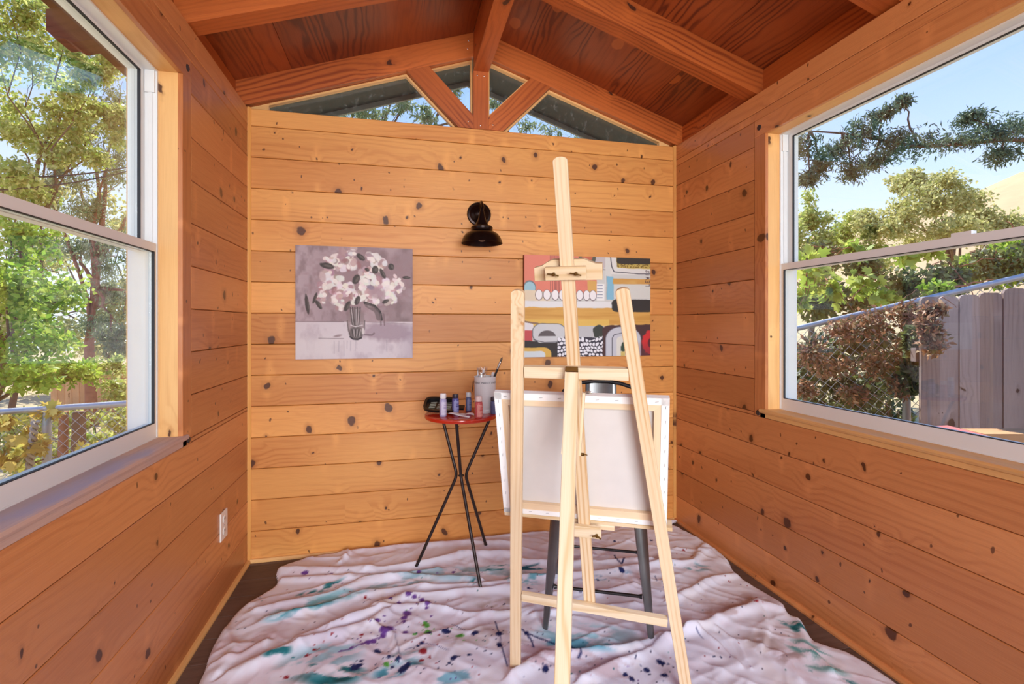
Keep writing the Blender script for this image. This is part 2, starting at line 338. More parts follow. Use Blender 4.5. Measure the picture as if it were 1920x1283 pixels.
# wall bodies behind the boards
M_gap = plain('dark_wall_cavity', S(48, 26, 14), .9)
def body(name, boxes, mat):
    m = MB()
    for a, b in boxes: m.box(a, b)
    o = m.build(name, mat); tag(o, kind='structure'); return o
BT = .018
seams = [HW] + [2.2905 - .1639 * i for i in range(14)] + [0.0]
wb = body('wall_back', [((XL - WT, YB + BT, -.12), (XR + WT, YB + .14, HW - .002))], M_gap)
for i in range(len(seams) - 1):
    z1, z0 = seams[i], seams[i + 1]
    if z1 - z0 < .02: continue
    one('board', M_pine, wb, 'obox', (XL, YB, z0 + .0011), (XR - XL, 0, 0), (0, 0, z1 - z0 - .0022), (0, BT, 0), .0026)
def side_wall(name, X, sg):
    # sg: +1 when the outside lies towards +X
    xo = X + sg * WT; xi = X + sg * BT
    yo0, yo1 = WY0 - .0, YJ + .0
    w = body(name, [((xi, YF, -.12), (xo, YB + .14, ZS - .03)), ((xi, YF, ZH + .012), (xo, YB + .14, HW - .002)),
                    ((xi, YF, ZS - .03), (xo, WY0 - .012, ZH + .012)), ((xi, YJ + .012, ZS - .03), (xo, YB + .14, ZH + .012))], M_gap)
    yc1, yc0, zc1, zc0 = YJ + CO, WY0 - CO, ZH + .083, ZS - .041
    def bd(y0, y1, z0, z1):
        if z1 - z0 < .006: return
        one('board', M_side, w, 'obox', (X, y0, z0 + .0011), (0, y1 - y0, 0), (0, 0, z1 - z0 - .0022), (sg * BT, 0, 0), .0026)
    for i in range(len(seams) - 1):
        z1, z0 = seams[i], seams[i + 1]
        if z0 >= zc1 - .001 or z1 <= zc0 + .001: bd(YF, YB, z0, z1)
        else:
            a, b = max(z0, zc0), min(z1, zc1)
            bd(yc1 + .0022, YB, a, b); bd(YF, yc0 - .001, a, b)
            if z1 > zc1: bd(YF, YB, zc1, z1)
            if z0 < zc0: bd(YF, YB, z0, zc0)
    return w
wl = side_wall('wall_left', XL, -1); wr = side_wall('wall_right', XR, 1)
# rear wall behind the camera; wide open doorway added for the fill light
wf = body('wall_rear', [((XL - WT, YF - .14, -.12), (-.55, YF, HW)), ((1.48, YF - .14, -.12), (XR + WT, YF, HW)), ((-.55, YF - .14, 2.2), (1.48, YF, HW))], M_pine)
# corner strips and baseboards
b = .015
for i, X, in ((1, XL), (2, XR)):
    sg = 1 if X == XL else -1
    t = one('trim_%d' % i, M_trim, None, 'ext', [(X, YB), (X + sg * b, YB), (X + sg * b, YB - b * .35), (X + sg * b * .35, YB - b), (X, YB - b)], .018, HW + .002, lambda a, c, e: V(a, c, e), (1, 0)); tag(t, kind='structure')
pr = [(0, 0), (.016, 0), (.016, .007), (.010, .017), (0, .019)]
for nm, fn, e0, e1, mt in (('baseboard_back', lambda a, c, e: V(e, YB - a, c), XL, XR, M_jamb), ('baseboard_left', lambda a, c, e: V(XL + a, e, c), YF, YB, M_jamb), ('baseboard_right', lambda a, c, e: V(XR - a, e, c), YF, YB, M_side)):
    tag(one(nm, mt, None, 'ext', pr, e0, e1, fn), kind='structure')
# windows in the side walls
def side_window(n, X, sg):
    w = struct('window_%d' % n, (X, (WY0 + YJ) / 2, ZS)); x = lambda d: X + sg * d
    # casing: two legs and a head, flush with the boards
    one('casing', M_side, w, 'obox', (X, YJ, ZS - .04), (0, 0, ZH - ZS + .04 + .0), (0, CO - .001, 0), (sg * BT, 0, 0), .0015)
    one('casing', M_side, w, 'obox', (X, WY0 - CO + .001, ZS - .04), (0, 0, ZH - ZS + .04), (0, CO - .001, 0), (sg * BT, 0, 0), .0015)
    one('casing', M_side, w, 'obox', (X, WY0 - CO + .001, ZH + .0008), (0, YJ - WY0 + 2 * CO - .002, 0), (0, 0, .082), (sg * BT, 0, 0), .0015)
    # jamb boards of the reveal
    jd0, jd1 = .0155, WT + .01
    one('jamb', M_jamb, w, 'obox', (x(jd0), YJ - .0005, ZS), (0, 0, ZH - ZS), (sg * (jd1 - jd0), 0, 0), (0, .012, 0), .001)
    one('jamb', M_jamb, w, 'obox', (x(jd0), WY0 + .0005, ZS), (0, 0, ZH - ZS), (sg * (jd1 - jd0), 0, 0), (0, -.012, 0), .001)
    one('head_jamb', M_jamb, w, 'obox', (x(jd0), WY0, ZH), (0, YJ - WY0, 0), (sg * (jd1 - jd0), 0, 0), (0, 0, .012), .001)
    # sill with a rounded nose
    prf = [(-.006, -.002), (-.010, -.010), (-.006, -.018), (.0, -.022), (.0, -.040), (BT, -.040), (BT, -.03), (WT + .05, -.03), (WT + .05, 0), (0, 0)]
    m = MB(); m.ext(prf, WY0 - .034, YJ + .034, lambda a, c, e: V(x(a), e, ZS + c), (0, 1)); o = m.build('sill', M_sill if sg < 0 else M_jamb, w); recalc(o)
    for yy, zz in ((YJ + .049, ZS - .024), (YJ + .041, ZH + .042), (WY0 - .049, ZS - .024), (WY0 - .041, ZH + .042)):
        if True:
            one('plug', M_plug, w, 'lathe', [(.0001, .004), (.011, .0035), (.0135, .001), (.0135, -.003)], (X, yy, zz), 20, np.array([[0, 0, -sg], [0, 1, 0], [sg, 0, 0]], float))
    # white frame ring, sashes and panes
    def ring(name, d0, d1, ty0, ty1, tz0, tz1, ya, yb, za, zb, mat, par):
        m = MB(); m.box((x(d0), ya, za), (x(d1), ya + ty0, zb)); m.box((x(d0), yb - ty1, za), (x(d1), yb, zb))
        m.box((x(d0), ya + ty0, za), (x(d1), yb - ty1, za + tz0)); m.box((x(d0), ya + ty0, zb - tz1), (x(d1), yb - ty1, zb)); return m.build(name, mat, par)
    FR = ring('window_frame', .079, .172, .008, .008, .004, .006, WY0, YJ, ZS, ZH, M_white, w)
    zm = 1.5245
    lo = ring('lower_sash', .081, .112, .017, .017, .051, .030, WY0 + .008, YJ - .008, ZS + .004, zm + .0145, M_white, w)
    up = ring('upper_sash', .118, .150, .032, .032, .030, .012, WY0 + .008, YJ - .008, zm - .016, ZH - .006, M_white, w)
    for sash, d, ya, yb, za, zb in ((lo, .0855, WY0 + .025, YJ - .025, ZS + .055, zm - .0155), (up, .1225, WY0 + .040, YJ - .040, zm + .014, ZH - .018)):
        one('pane', M_glass, sash, 'box', (x(d + .004), ya + .001, za + .001), (x(d + .008), yb - .001, zb - .001))
        g = ring('gasket', d - .006, d + .004, .0022, .0022, .0022, .0022, ya, yb, za, zb, M_gasket, sash)
    # track covers in the jamb channel beside the upper sash
    for ya, yb in ((YJ - .016, YJ - .008), (WY0 + .008, WY0 + .016)):
        one('track_cover', M_white, w, 'box', (x(.085), ya, ZH - .085), (x(.116), yb, ZH - .006))
        one('track', M_white, w, 'box', (x(.094), ya + .003, zm + .02), (x(.106), yb, ZH - .085))
    for yy in (YJ - .20, WY0 + .3): one('sash_tilt_latch', M_white, up, 'box', (x(.1145), yy - .03, zm + .0145), (x(.1178), yy + .03, zm + .018))
    one('sash_lock', M_white, lo, 'box', (x(.084), (WY0 + YJ) / 2 - .03, zm + .0145), (x(.106), (WY0 + YJ) / 2 + .03, zm + .027))
side_window(1, XL, -1); side_window(2, XR, 1)
# ceiling: ridge beam, rafters, plywood, blocking
ce = struct('ceiling', (XM, .5, 2.94)); YE = 3.38
XEL, XER = -1.23, 1.935
one('ridge_beam', M_rafter, ce, 'box', (XM - .0445, YF - .5, 2.715), (XM + .0445, YB, 2.935))
for sg in (-1, 1):
    xe = XL - .06 if sg < 0 else XR + .052; xt = XEL - .012 if sg < 0 else XER - .005; xr = XM + sg * .0446
    for yy in (2.80, 2.087, 1.374, .661, -.052, -.765, -1.478):
        m = MB(); e = 1e-4
        poly = [(xr, zbot(xr)), (xr, zceil(xr)), (xt, zceil(xt)), (xt, zceil(xt) - .075), (xt - sg * .03, zceil(xt) - .105), (xt - sg * .055, zceil(xt) - .098), (xt - sg * .08, zbot(xt - sg * .08)), ]
        xs_ = xe + sg * .055; zs_ = zceil(xs_)
        m.ext([(xr, zbot(xr)), (xr, zceil(xr)), (xs_, zs_), (xs_, zbot(xs_))], yy, yy + .089, XZ, (1, -sg / 3)); recalc(m.build('rafter', M_rafter, ce))
        if abs(xt - xs_) > .1: m = MB(); m.ext([(xs_, zbot(xs_)), (xs_, zs_)] + poly[2:], yy, yy + .089, XZ, (1, -sg / 3)); recalc(m.build('rafter_tail', M_eave, ce))
    ys = [2.80, 2.087, 1.374, .661, -.052, -.765, -1.478]
    for i in range(len(ys)):
        y1 = ys[i]; y0 = ys[i + 1] + .089 if i + 1 < len(ys) else YF
        one('blocking', M_rafter, ce, 'box', (xe, y0, HW - .03), (xe + sg * .05, y1, zceil(xe) - .002))
    xj = XM + sg * 1.02
    for xa, xb, ya, yb in ((xr, xj, YF - .45, YB + .10), (xj, xe + sg * .06, YF - .45, YB + .10)):
        m = MB(); d = .0012 * sg
        m.ext([(xa + d, zceil(xa) + .0004), (xb - d, zceil(xb) + .0004), (xb - d, zceil(xb) + .012), (xa + d, zceil(xa) + .012)], ya, yb, XZ, (0, 1))
        o = m.build('plywood_panel', M_ply, ce); recalc(o)
        me = o.data; uvl = me.uv_layers[0]; r = random.random() * 40
        for lp in me.loops:
            co = me.vertices[lp.vertex_index].co; uvl.data[lp.index].uv = (co.y + r, co.x + r)
    # roof deck outside: soffit over the back gable and the eaves, and the roof slab above everything
    for nm, mt, xa, xb, ya, yb, t0, t1 in (('roof_slab', M_soffit, XM, XEL if sg < 0 else XER, YF - .5, YE, .013, .06), ('gable_soffit', M_soffit, XM, XEL if sg < 0 else XER, YB + .141, YE, -.012, .012), ('eave_deck', M_eave, xe + sg * .061, XEL if sg < 0 else XER, YF - .5, YB + .14, .0005, .012),
                                           ('gable_fascia', M_fascia, XM, XEL if sg < 0 else XER, YE, YE + .02, -.045, .06)):
        m = MB(); m.ext([(xa, zceil(xa) + t0 if xa != XM else 2.936 + .0147 + t0), (xb, zceil(xb) + t0), (xb, zceil(xb) + t1), (xa, (zceil(xa) if xa != XM else 2.9507) + t1)], ya, yb, XZ, (0, 1)); recalc(m.build(nm, mt, ce))
# gable glazing
gw = struct('window_3', (XM, YB, HW)); YG = 2.868
m = MB(); m.box((XM - .0445, YB, HW), (XM + .0445, YB + .089, 2.7145)); m.build('king_post', M_rafter, gw)
rb = lambda x: zbot(x)
for nx, nz in ((XM - .022, 2.690), (XM + .018, 2.690), (XM - .004, 2.402), (XM - .075, 2.418), (XM + .070, 2.412), (XM - .072, 2.885), (XM - .078, 2.838)):
    one('nail', M_chrome, gw, 'lathe', [(.0042, -.002), (.0042, .0006), (.003, .0014), (.0001, .0016)], (nx, YB, nz), 10, np.array([[1, 0, 0], [0, 0, -1], [0, 1, 0]], float))
def mir(p): return [(2 * XM - a, c) for a, c in p]
lb = [(.328, HW), (XM - .045, HW), (XM - .045, 2.4575), (.159, zbot(.159) - .0005), (.0365, zbot(.0365) - .0005)]
for P, g in ((lb, (1, -1)), (mir(lb), (1, 1))):
    m = MB(); m.ext(P, YB, YB + .089, XZ, g); recalc(m.build('brace', M_rafter, gw))
big = [(XL, HW), (.327, HW), (.0355, zbot(.0355) - .001), (XL, zbot(XL) - .001)]
small = [(XM - .0455, 2.459), (XM - .0455, zbot(XM - .0455) - .001), (.160, zbot(.16) - .001)]
def inset(P, d):
    n = len(P); ar = sum(P[i][0] * P[(i + 1) % n][1] - P[(i + 1) % n][0] * P[i][1] for i in range(n)); sg = 1 if ar > 0 else -1; L = []
    for i in range(n):
        a, c = V(*P[i]), V(*P[(i + 1) % n]); t = (c - a) / np.linalg.norm(c - a); nn = V(-t[1], t[0]) * sg; L.append((a + nn * d, t))
    out = []
    for i in range(n):
        (p, t), (q, s) = L[i - 1], L[i]; k = np.linalg.solve(np.array([t, -s]).T, q - p); out.append(tuple(p + t * k[0]))
    return out
for P in (big, small, mir(big), mir(small)):
    Q = inset(P, .011) if len(P) == 3 else [(XL + .09, HW + .004)] + inset(P, .011)[1:3] + [(XL + .09, zbot(XL + .09) - .012)] if P is big else (inset(P, .011) if len(P) == 3 else [(XR - .09, HW + .004)] + inset(P, .011)[1:3] + [(XR - .09, zbot(XR - .09) - .012)])
    n = len(P); 
    for i in range(n):
        q = [P[i], P[(i + 1) % n], Q[(i + 1) % n], Q[i]]; dd = V(*P[(i + 1) % n]) - V(*P[i])
        m = MB(); m.ext(q, YG - .030, YG - .002, XZ, dd); recalc(m.build('glazing_stop', M_jamb, gw))
    m = MB(); m.ext(inset(P, .002), YG, YG + .004, XZ); recalc(m.build('pane', M_dusty, gw))
# ------------------------------------------------------------------ outlet
ol = thing('wall_outlet', 'white duplex power outlet low on the left wood wall', 'outlet', (XL, 2.43, .285))
yo0, yo1 = 2.383, 2.468
o = one('cover_plate', M_outlet, ol, 'box', (XL, yo0, .285), (XL + .006, yo1, .410)); bevel(o, .002)
for zc in (.321, .374):
    r = one('socket', M_outlet, ol, 'lathe', [(.017, -.0), (.017, .0015), (.0155, .0022), (.0001, .0022)], (XL + .006, 2.4255, zc), 20, np.array([[0, 0, 1], [0, 1, 0], [-1, 0, 0]], float))
    for dy in (-.006, .006): one('slot', M_slot, r, 'box', (XL + .0078, 2.4255 + dy - .0012, zc - .001), (XL + .0086, 2.4255 + dy + .0012, zc + .008))
one('screw', M_staple, ol, 'lathe', [(.003, 0), (.0028, .001), (.0001, .001)], (XL + .006, 2.4255, .3475), 12, np.array([[0, 0, 1], [0, 1, 0], [-1, 0, 0]], float))
# ------------------------------------------------------------------ wall lamp
wlp = thing('wall_lamp', 'dark bronze barn-style wall lamp with bowl shade between the two paintings', 'lamp', (.446, YB, 1.81))
RY = np.array([[1, 0, 0], [0, 0, -1], [0, 1, 0]], float)        # lathe axis turned to -Y
pc = (.446, YB, 1.885)
one('back_plate', M_bronze, wlp, 'lathe', [(.070, 0), (.070, .006), (.066, .012), (.056, .014), (.052, .020), (.040, .024), (.030, .034), (.018, .042), (.0001, .044)], pc, 40, RY)
t = np.linspace(0, 1, 24); sxx, syy = .436, 2.635
arm = [(.446 - .006 * a, YB - .03 - (YB - .03 - syy) * (1 - math.cos(a * math.pi * .5) if False else a ** .9), 1.885 + .045 * math.sin(math.pi * min(1, a * 1.02))) for a in t]
arm[-1] = (sxx, syy, 1.875); arm.append((sxx, syy, 1.855))
one('arm', M_bronze, wlp, 'tube', arm, .009, 12)
one('socket_cup', M_bronze, wlp, 'lathe', [(.0001, 1.868), (.011, 1.866), (.015, 1.85), (.022, 1.82), (.036, 1.793), (.040, 1.786), (.0001, 1.786)], (sxx, syy, 0), 32)
one('collar', M_bronze, wlp, 'lathe', [(.040, 1.786), (.054, 1.783), (.060, 1.776), (.058, 1.762), (.060, 1.757), (.0001, 1.757)], (sxx, syy, 0), 36)
sh = one('shade', M_bronze, wlp, 'lathe', [(.052, 1.757), (.066, 1.754), (.086, 1.742), (.101, 1.724), (.109, 1.705), (.1125, 1.692), (.1135, 1.690), (.1115, 1.689), (.107, 1.704), (.099, 1.721), (.084, 1.738), (.06, 1.748), (.0001, 1.75)], (sxx, syy, 0), 48)
M_bulb = plain('frosted_bulb', S(120, 112, 104), .35)
one('bulb', M_bulb, wlp, 'lathe', [(.0001, 1.748), (.013, 1.747), (.014, 1.735), (.022, 1.722), (.022, 1.712), (.014, 1.702), (.0001, 1.699)], (sxx, syy, 0), 20)
# ------------------------------------------------------------------ painter for the two pictures and the drop cloth
def vnoise(x, y, seed=0):
    r = np.random.RandomState(seed); T = r.rand(256, 256); xi = np.floor(x).astype(int); yi = np.floor(y).astype(int); fx = x - xi; fy = y - yi
    fx = fx * fx * (3 - 2 * fx); fy = fy * fy * (3 - 2 * fy); g = lambda a, b: T[a % 256, b % 256]
    return (g(xi, yi) * (1 - fx) + g(xi + 1, yi) * fx) * (1 - fy) + (g(xi, yi + 1) * (1 - fx) + g(xi + 1, yi + 1) * fx) * fy
def fbm(x, y, seed=0, o=4): return sum(vnoise(x * 2 ** i, y * 2 ** i, seed + i) * .5 ** i for i in range(o)) / sum(.5 ** i for i in range(o))
class Paint:
    def __init__(s, x, y, col): s.x = x; s.y = y; s.c = np.tile(V(*col) / 255., (x.size, 1)).reshape(*x.shape, 3)
    def put(s, m, col, a=1.0):
        m = (np.clip(m, 0, 1) * a)[..., None]; s.c = s.c * (1 - m) + (V(*col) / 255.) * m
    def ell(s, cx, cy, rx, ry, ang=0, col=(0, 0, 0), a=1., soft=.15, wob=0., seed=1):
        c, n = math.cos(ang), math.sin(ang); dx, dy = s.x - cx, s.y - cy; p = (dx * c + dy * n) / rx; q = (-dx * n + dy * c) / ry
        d = np.sqrt(p * p + q * q)
        if wob: d = d + wob * (vnoise(s.x * 40, s.y * 40, seed) - .5)
        s.put((1 - d) / soft + .5, col, a)
    def rect(s, x0, y0, x1, y1, col, a=1., soft=.006, wob=.0, rad=0., seed=2):
        dx = np.abs(s.x - (x0 + x1) / 2) - (x1 - x0) / 2 + rad; dy = np.abs(s.y - (y0 + y1) / 2) - (y1 - y0) / 2 + rad
        d = np.hypot(np.maximum(dx, 0), np.maximum(dy, 0)) + np.minimum(np.maximum(dx, dy), 0) - rad
        if wob: d = d + wob * (fbm(s.x * 14, s.y * 14, seed) - .5)
        s.put(.5 - d / soft, col, a)
    def line(s, pts, w, col, a=1., soft=.003):
        d = np.full(s.x.shape, 9.)
        for (x0, y0), (x1, y1) in zip(pts[:-1], pts[1:]):
            L = (x1 - x0) ** 2 + (y1 - y0) ** 2 + 1e-12; t = np.clip(((s.x - x0) * (x1 - x0) + (s.y - y0) * (y1 - y0)) / L, 0, 1)
            d = np.minimum(d, np.hypot(s.x - x0 - t * (x1 - x0), s.y - y0 - t * (y1 - y0)))
        s.put((w - d) / soft + .5, col, a)
    def lin(s):
        c = np.clip(s.c, 0, 1); return np.where(c <= .04045, c / 12.92, ((c + .055) / 1.055) ** 2.4)
def colmat(name, rough=.5, bump=0., bscale=300., spec=.3):
    m, nt, out = newmat(name); a = nd(nt, 'VertexColor', layer_name='Col').outputs[0]
    b = None
    t = nd(nt, 'TexCoord').outputs['Object']; nz = nd(nt, 'TexNoise', {'Vector': t, 'Scale': bscale, 'Detail': 3.}).outputs['Fac']
    if bump: b = nd(nt, 'Bump', {'Strength': bump, 'Distance': .001, 'Height': nz}).outputs[0]
    a = mix(nt, .10, a, nd(nt, 'CombineXYZ', {0: nz, 1: nz, 2: nz}).outputs[0], 'OVERLAY')
    bsdf(nt, out, a, rough, 0., b, spec); return m
M_paint = colmat('acrylic_on_canvas', .55, .3)
def picture(name, label, x0, x1, z0, z1, nx, nz, paintfn, side):
    P = thing(name, label, 'painting', ((x0 + x1) / 2, YB - .02, z0))
    yf = YB - .034
    o = one('stretched_canvas', side, P, 'box', (x0, yf + .0006, z0), (x1, YB - .0005, z1))
    s, t = np.meshgrid(np.linspace(0, 1, nx), np.linspace(0, 1, nz)); p = paintfn(s, t)
    v = np.c_[(x0 + s * (x1 - x0)).ravel(), np.full(s.size, yf), (z1 - t * (z1 - z0)).ravel()]
    i = np.arange(nx * nz).reshape(nz, nx); f = np.stack([i[:-1, :-1], i[1:, :-1], i[1:, 1:], i[:-1, 1:]], -1).reshape(-1, 4)
    mk('painted_face', v, f.tolist(), M_paint, P, col=p.lin().reshape(-1, 3)); return P
def floral(s, t):
    p = Paint(s, t, (150, 128, 132)); R = np.random.RandomState(3)
    n = fbm(s * 5, t * 5, 5); n2 = fbm(s * 16, t * 10, 9)
    p.put(np.clip(1.0 - s * 2.2, 0, 1) * .9, (182, 164, 170)); p.put(np.clip((s - .55) * 2, 0, 1) * np.clip((t - .3) * 3, 0, 1), (118, 98, 98), .85)
    p.put(np.clip((n - .45) * 4, 0, 1), (180, 160, 164), .6); p.put(np.clip((.48 - n2) * 4, 0, 1), (120, 100, 102), .55)
    p.put(np.clip((t - .665 - .01 * (n - .5)) / .01, 0, 1), (206, 196, 200))
    below = np.clip((t - .68) / .02, 0, 1); p.put(below * np.clip((n2 - .5) * 4, 0, 1), (180, 166, 174), .7)
    p.ell(.78, .76, .24, .085, .05, (158, 138, 148), .85, .5, .3, 4); p.put(below * np.clip((s - .85) * 5, 0, 1), (164, 150, 164), .6)
    p.ell(.15, .9, .3, .1, 0, (214, 206, 206), .6, .8); p.line([(0, .668), (.4, .67)], .003, (110, 94, 98), .8); p.line([(.6, .672), (1, .69)], .002, (120, 104, 108), .6)
    for x in (.32, .36, .40, .43, .46, .50, .51, .77): p.line([(x, .84), (x + R.uniform(-.004, .004), .84 + R.uniform(.05, .14))], .0022, (150, 140, 152), .7)
    p.line([(.19, .815), (.4, .82)], .003, (130, 118, 122), .8); p.ell(.35, .795, .035, .01, -.2, (140, 120, 122), .8, .6)
    dk = (66, 58, 56); 
    p.ell(.56, .31, .40, .26, 0, (150, 122, 126), .55, .5, .6, 8)
    fl = [(.40, .11, .08), (.46, .06, .05), (.46, .17, .06), (.36, .16, .05), (.29, .12, .04), (.66, .12, .055), (.72, .15, .05), (.62, .10, .04), (.27, .27, .065), (.33, .31, .055), (.24, .36, .05), (.40, .41, .065), (.45, .38, .05), (.34, .46, .05), (.60, .22, .05), (.58, .30, .045), (.55, .42, .05), (.62, .43, .07), (.70, .42, .07), (.66, .50, .05), (.78, .34, .055), (.85, .30, .05), (.82, .42, .055), (.88, .36, .04), (.21, .44, .04), (.23, .48, .03), (.38, .53, .04), (.70, .33, .06), (.50, .46, .04), (.79, .48, .04)]
    for cx, cy, r in fl:
        r *= 1.18
        for j in range(12):
            a, q = R.uniform(0, 6.28), R.uniform(0, r); w = R.uniform(.35, .6) * r; base = R.choice([0, 0, 0, 1, 2]); col = [(226, 218, 214), (190, 164, 166), (166, 136, 140)][base]
            p.ell(cx + q * math.cos(a), cy + q * math.sin(a), w, w * R.uniform(.55, .9), R.uniform(0, 3), tuple(np.array(col) + R.randint(-8, 8, 3)), .9, .25, .3, R.randint(99))
    for cx, cy in ((.44, .19), (.40, .13), (.60, .20), (.53, .16), (.32, .39), (.46, .44)): p.ell(cx, cy, .035, .018, R.uniform(0, 3), (150, 104, 106), .7, .6)
    p.ell(.68, .41, .07, .05, .3, (168, 142, 148), .8, .5); p.ell(.63, .36, .03, .02, .3, (130, 120, 140), .7, .6)
    for cx, cy in ((.33, .31), (.44, .41), (.59, .30), (.65, .115), (.88, .285), (.77, .32), (.815, .36), (.695, .485), (.6, .43), (.37, .17), (.44, .18), (.49, .06), (.24, .43), (.33, .48), (.54, .36), (.61, .27)):
        p.ell(cx, cy, R.uniform(.016, .028), R.uniform(.013, .020), R.uniform(0, 3), (232, 224, 218), .95, .25)
    for cx, cy, a, b, g in ((.26, .175, .062, .026, .2), (.545, .09, .042, .022, .7), (.505, .29, .045, .028, -1.1), (.67, .20, .028, .036, 0), (.735, .235, .05, .018, 1.1), (.81, .17, .030, .026, 1.0), (.095, .515, .085, .017, 1.45), (.19, .52, .045, .017, 1.0), (.945, .265, .036, .013, 0), (.515, .48, .042, .022, -1.2), (.76, .485, .032, .016, -.5), (.43, .53, .05, .02, -1.1), (.60, .20, .022, .015, .5), (.16, .46, .05, .012, 1.9)):
        p.ell(cx, cy, a, b, g, dk, .95, .2, .15, 3); p.ell(cx + .01, cy, a * .6, b * .4, g, (104, 96, 90), .8, .4)
    p.line([(.58, .50), (.66, .525), (.71, .58), (.725, .65)], .012, (58, 52, 52), .95); p.line([(.60, .52), (.68, .57), (.70, .64)], .02, (104, 90, 90), .7); p.line([(.745, .60), (.75, .70)], .006, (120, 98, 102), .8); p.line([(.715, .6), (.72, .7)], .006, (116, 98, 100), .8)
    p.ell(.505, .685, .075, .145, 0, (140, 122, 122), .75, .15); p.ell(.505, .77, .06, .06, 0, (92, 84, 82), .8, .3)
    for x in (.455, .475, .495, .515, .54): p.line([(x, .54), (x + (.505 - x) * .4, .70)], .006, (76, 68, 66), .85)
    for x in (.465, .505, .53): p.line([(x, .56), (x + (.505 - x) * .4, .70)], .0028, (206, 196, 196), .8)
    p.line([(.46, .7), (.5, .715), (.56, .70)], .004, (216, 208, 208), .9)
    for q in ([(.43, .66), (.44, .75), (.46, .80)], [(.58, .66), (.575, .74), (.55, .81)]): p.line(q, .004, (88, 78, 78), .8)
    p.line([(.455, .805), (.48, .825), (.52, .828), (.55, .815)], .007, (48, 42, 44), .95)
    for j in range(6): p.line([(.47 + j * .015, .74), (.48 + j * .01, .80)], .004, [(60, 54, 54), (180, 172, 172)][j % 2], .8)
    p.line([(.57, .785), (.64, .79), (.66, .775)], .008, (110, 92, 98), .7); p.ell(.565, .755, .012, .03, 0, (214, 206, 204), .9, .4)
    return p
def abstract(s, t):
    p = Paint(s, t, (206, 206, 202)); R = np.random.RandomState(5); n = fbm(s * 7, t * 7, 2)
    dk = (56, 52, 50); oc = (214, 164, 86); co = (222, 132, 112)
    p.rect(-.1, -.1, .565, .37, co, wob=.02); p.put(np.clip((n - .45) * 3, 0, 1) * (s < .55) * (t < .35), (204, 112, 98), .5)
    for j in range(9): p.line([(.195 + j * .009, 0), (.2 + j * .009 + R.uniform(-.006, .006), .35)], .0016, (120, 70, 72), .8)
    p.rect(.53, -.1, .63, .125, (196, 186, 186), wob=.02, rad=.04); p.line([(.52, .09), (.56, .125), (.63, .128)], .003, (110, 90, 96))
    p.ell(.485, .01, .068, .088, 0, (92, 92, 80), 1, .08); p.ell(.485, .0, .042, .05, 0, (196, 110, 82), 1, .1)
    p.rect(.485, .24, .56, .36, (214, 168, 96), wob=.01); p.rect(.0, .36, .2, .45, (222, 206, 180), wob=.02)
    p.rect(.63, -.1, .68, .3, (214, 214, 210)); p.ell(.04, .32, .047, .07, 0, (112, 122, 128), 1, .1); p.ell(.04, .325, .042, .062, 0, (158, 196, 208), 1, .1); p.rect(0, .345, .09, .42, (222, 206, 180))
    for x in (.11, .17, .235, .29, .37, .425, .48, .53):
        p.ell(x, .39, .029, .054, 0, (90, 70, 76), 1, .08); p.ell(x, .388, .0255, .049, 0, (238, 234, 234), 1, .1)
    p.rect(.56, .27, .622, .44, (238, 238, 236))
    for y in (.285, .318, .35, .38, .41): p.line([(.565, y), (.605, y)], .0035, (104, 110, 140))
    p.rect(.64, .19, .697, .43, (134, 186, 210), wob=.02, rad=.01); p.line([(.64, .19), (.642, .43)], .002, (120, 140, 150))
    p.rect(.67, -.1, 1.1, .17, (222, 220, 216)); p.line([(.672, 0), (.68, .09), (.70, .145), (.78, .152), (.9, .16), (1, .158)], .004, (70, 66, 78))
    p.rect(.718, -.1, 1.1, .105, (196, 172, 92), wob=.02, rad=.02)
    sp = (vnoise(s * 160, t * 120, 3) > .5); p.put(sp * (s > .722) * (t > .055) * (t < .1), (110, 88, 40), .8); p.rect(.722, -.1, 1.1, .06, (62, 56, 50), wob=.02)
    p.rect(.69, .212, 1.1, .268, (206, 156, 84), wob=.012, rad=.01); p.put(np.clip((n - .5) * 4, 0, 1) * (s > .69) * (t > .215) * (t < .265), (222, 182, 112), .6)
    p.rect(.70, .275, 1.1, .41, (212, 212, 206), wob=.01); p.rect(.68, .425, 1.1, .555, dk, wob=.02, rad=.045); p.put(np.clip((n - .5) * 4, 0, 1) * (s > .72) * (t > .44) * (t < .54), (84, 80, 72), .6)
    p.rect(-.1, .45, .685, .515, (226, 226, 226), wob=.02); p.rect(-.1, .512, 1.1, .69, oc, wob=.025); p.rect(.68, .425, 1.1, .555, dk, wob=.02, rad=.045)
    st = fbm(s * 3, t * 40, 6); p.put(np.clip((st - .45) * 4, 0, 1) * (t > .525) * (t < .67), (196, 142, 66), .6); p.put((t > .63) * (t < .73) * (s < .66), (226, 188, 98), .85)
    p.rect(-.1, .66, .07, .74, (226, 222, 224), wob=.01, rad=.03); p.rect(-.1, .735, .062, .845, (196, 84, 86), wob=.01)
    p.line([(0, .65), (.06, .665), (.1, .67)], .008, (120, 96, 90), .8)
    p.rect(-.1, .84, .26, 1.1, dk, wob=.02); p.rect(.30, .695, .62, .86, (190, 190, 192)); 
    p.rect(.058, .668, .315, .858, (92, 92, 100), rad=.075, wob=.008); p.rect(.063, .674, .31, .85, (204, 206, 208), rad=.07, wob=.008)
    p.ell(.172, .80, .066, .062, 0, (98, 90, 92), 1, .08); p.rect(.10, .795, .25, .86, (204, 206, 208), rad=.02); p.line([(.07, .83), (.15, .855), (.28, .852)], .004, (92, 92, 100))
    p.rect(-.1, .905, .205, 1.1, (222, 180, 88), rad=.06, wob=.01); p.rect(-.1, .94, .16, 1.1, (216, 226, 230), rad=.04, wob=.01)
    p.ell(.575, .75, .044, .066, 0, (62, 66, 60), 1, .08, .25, 7)
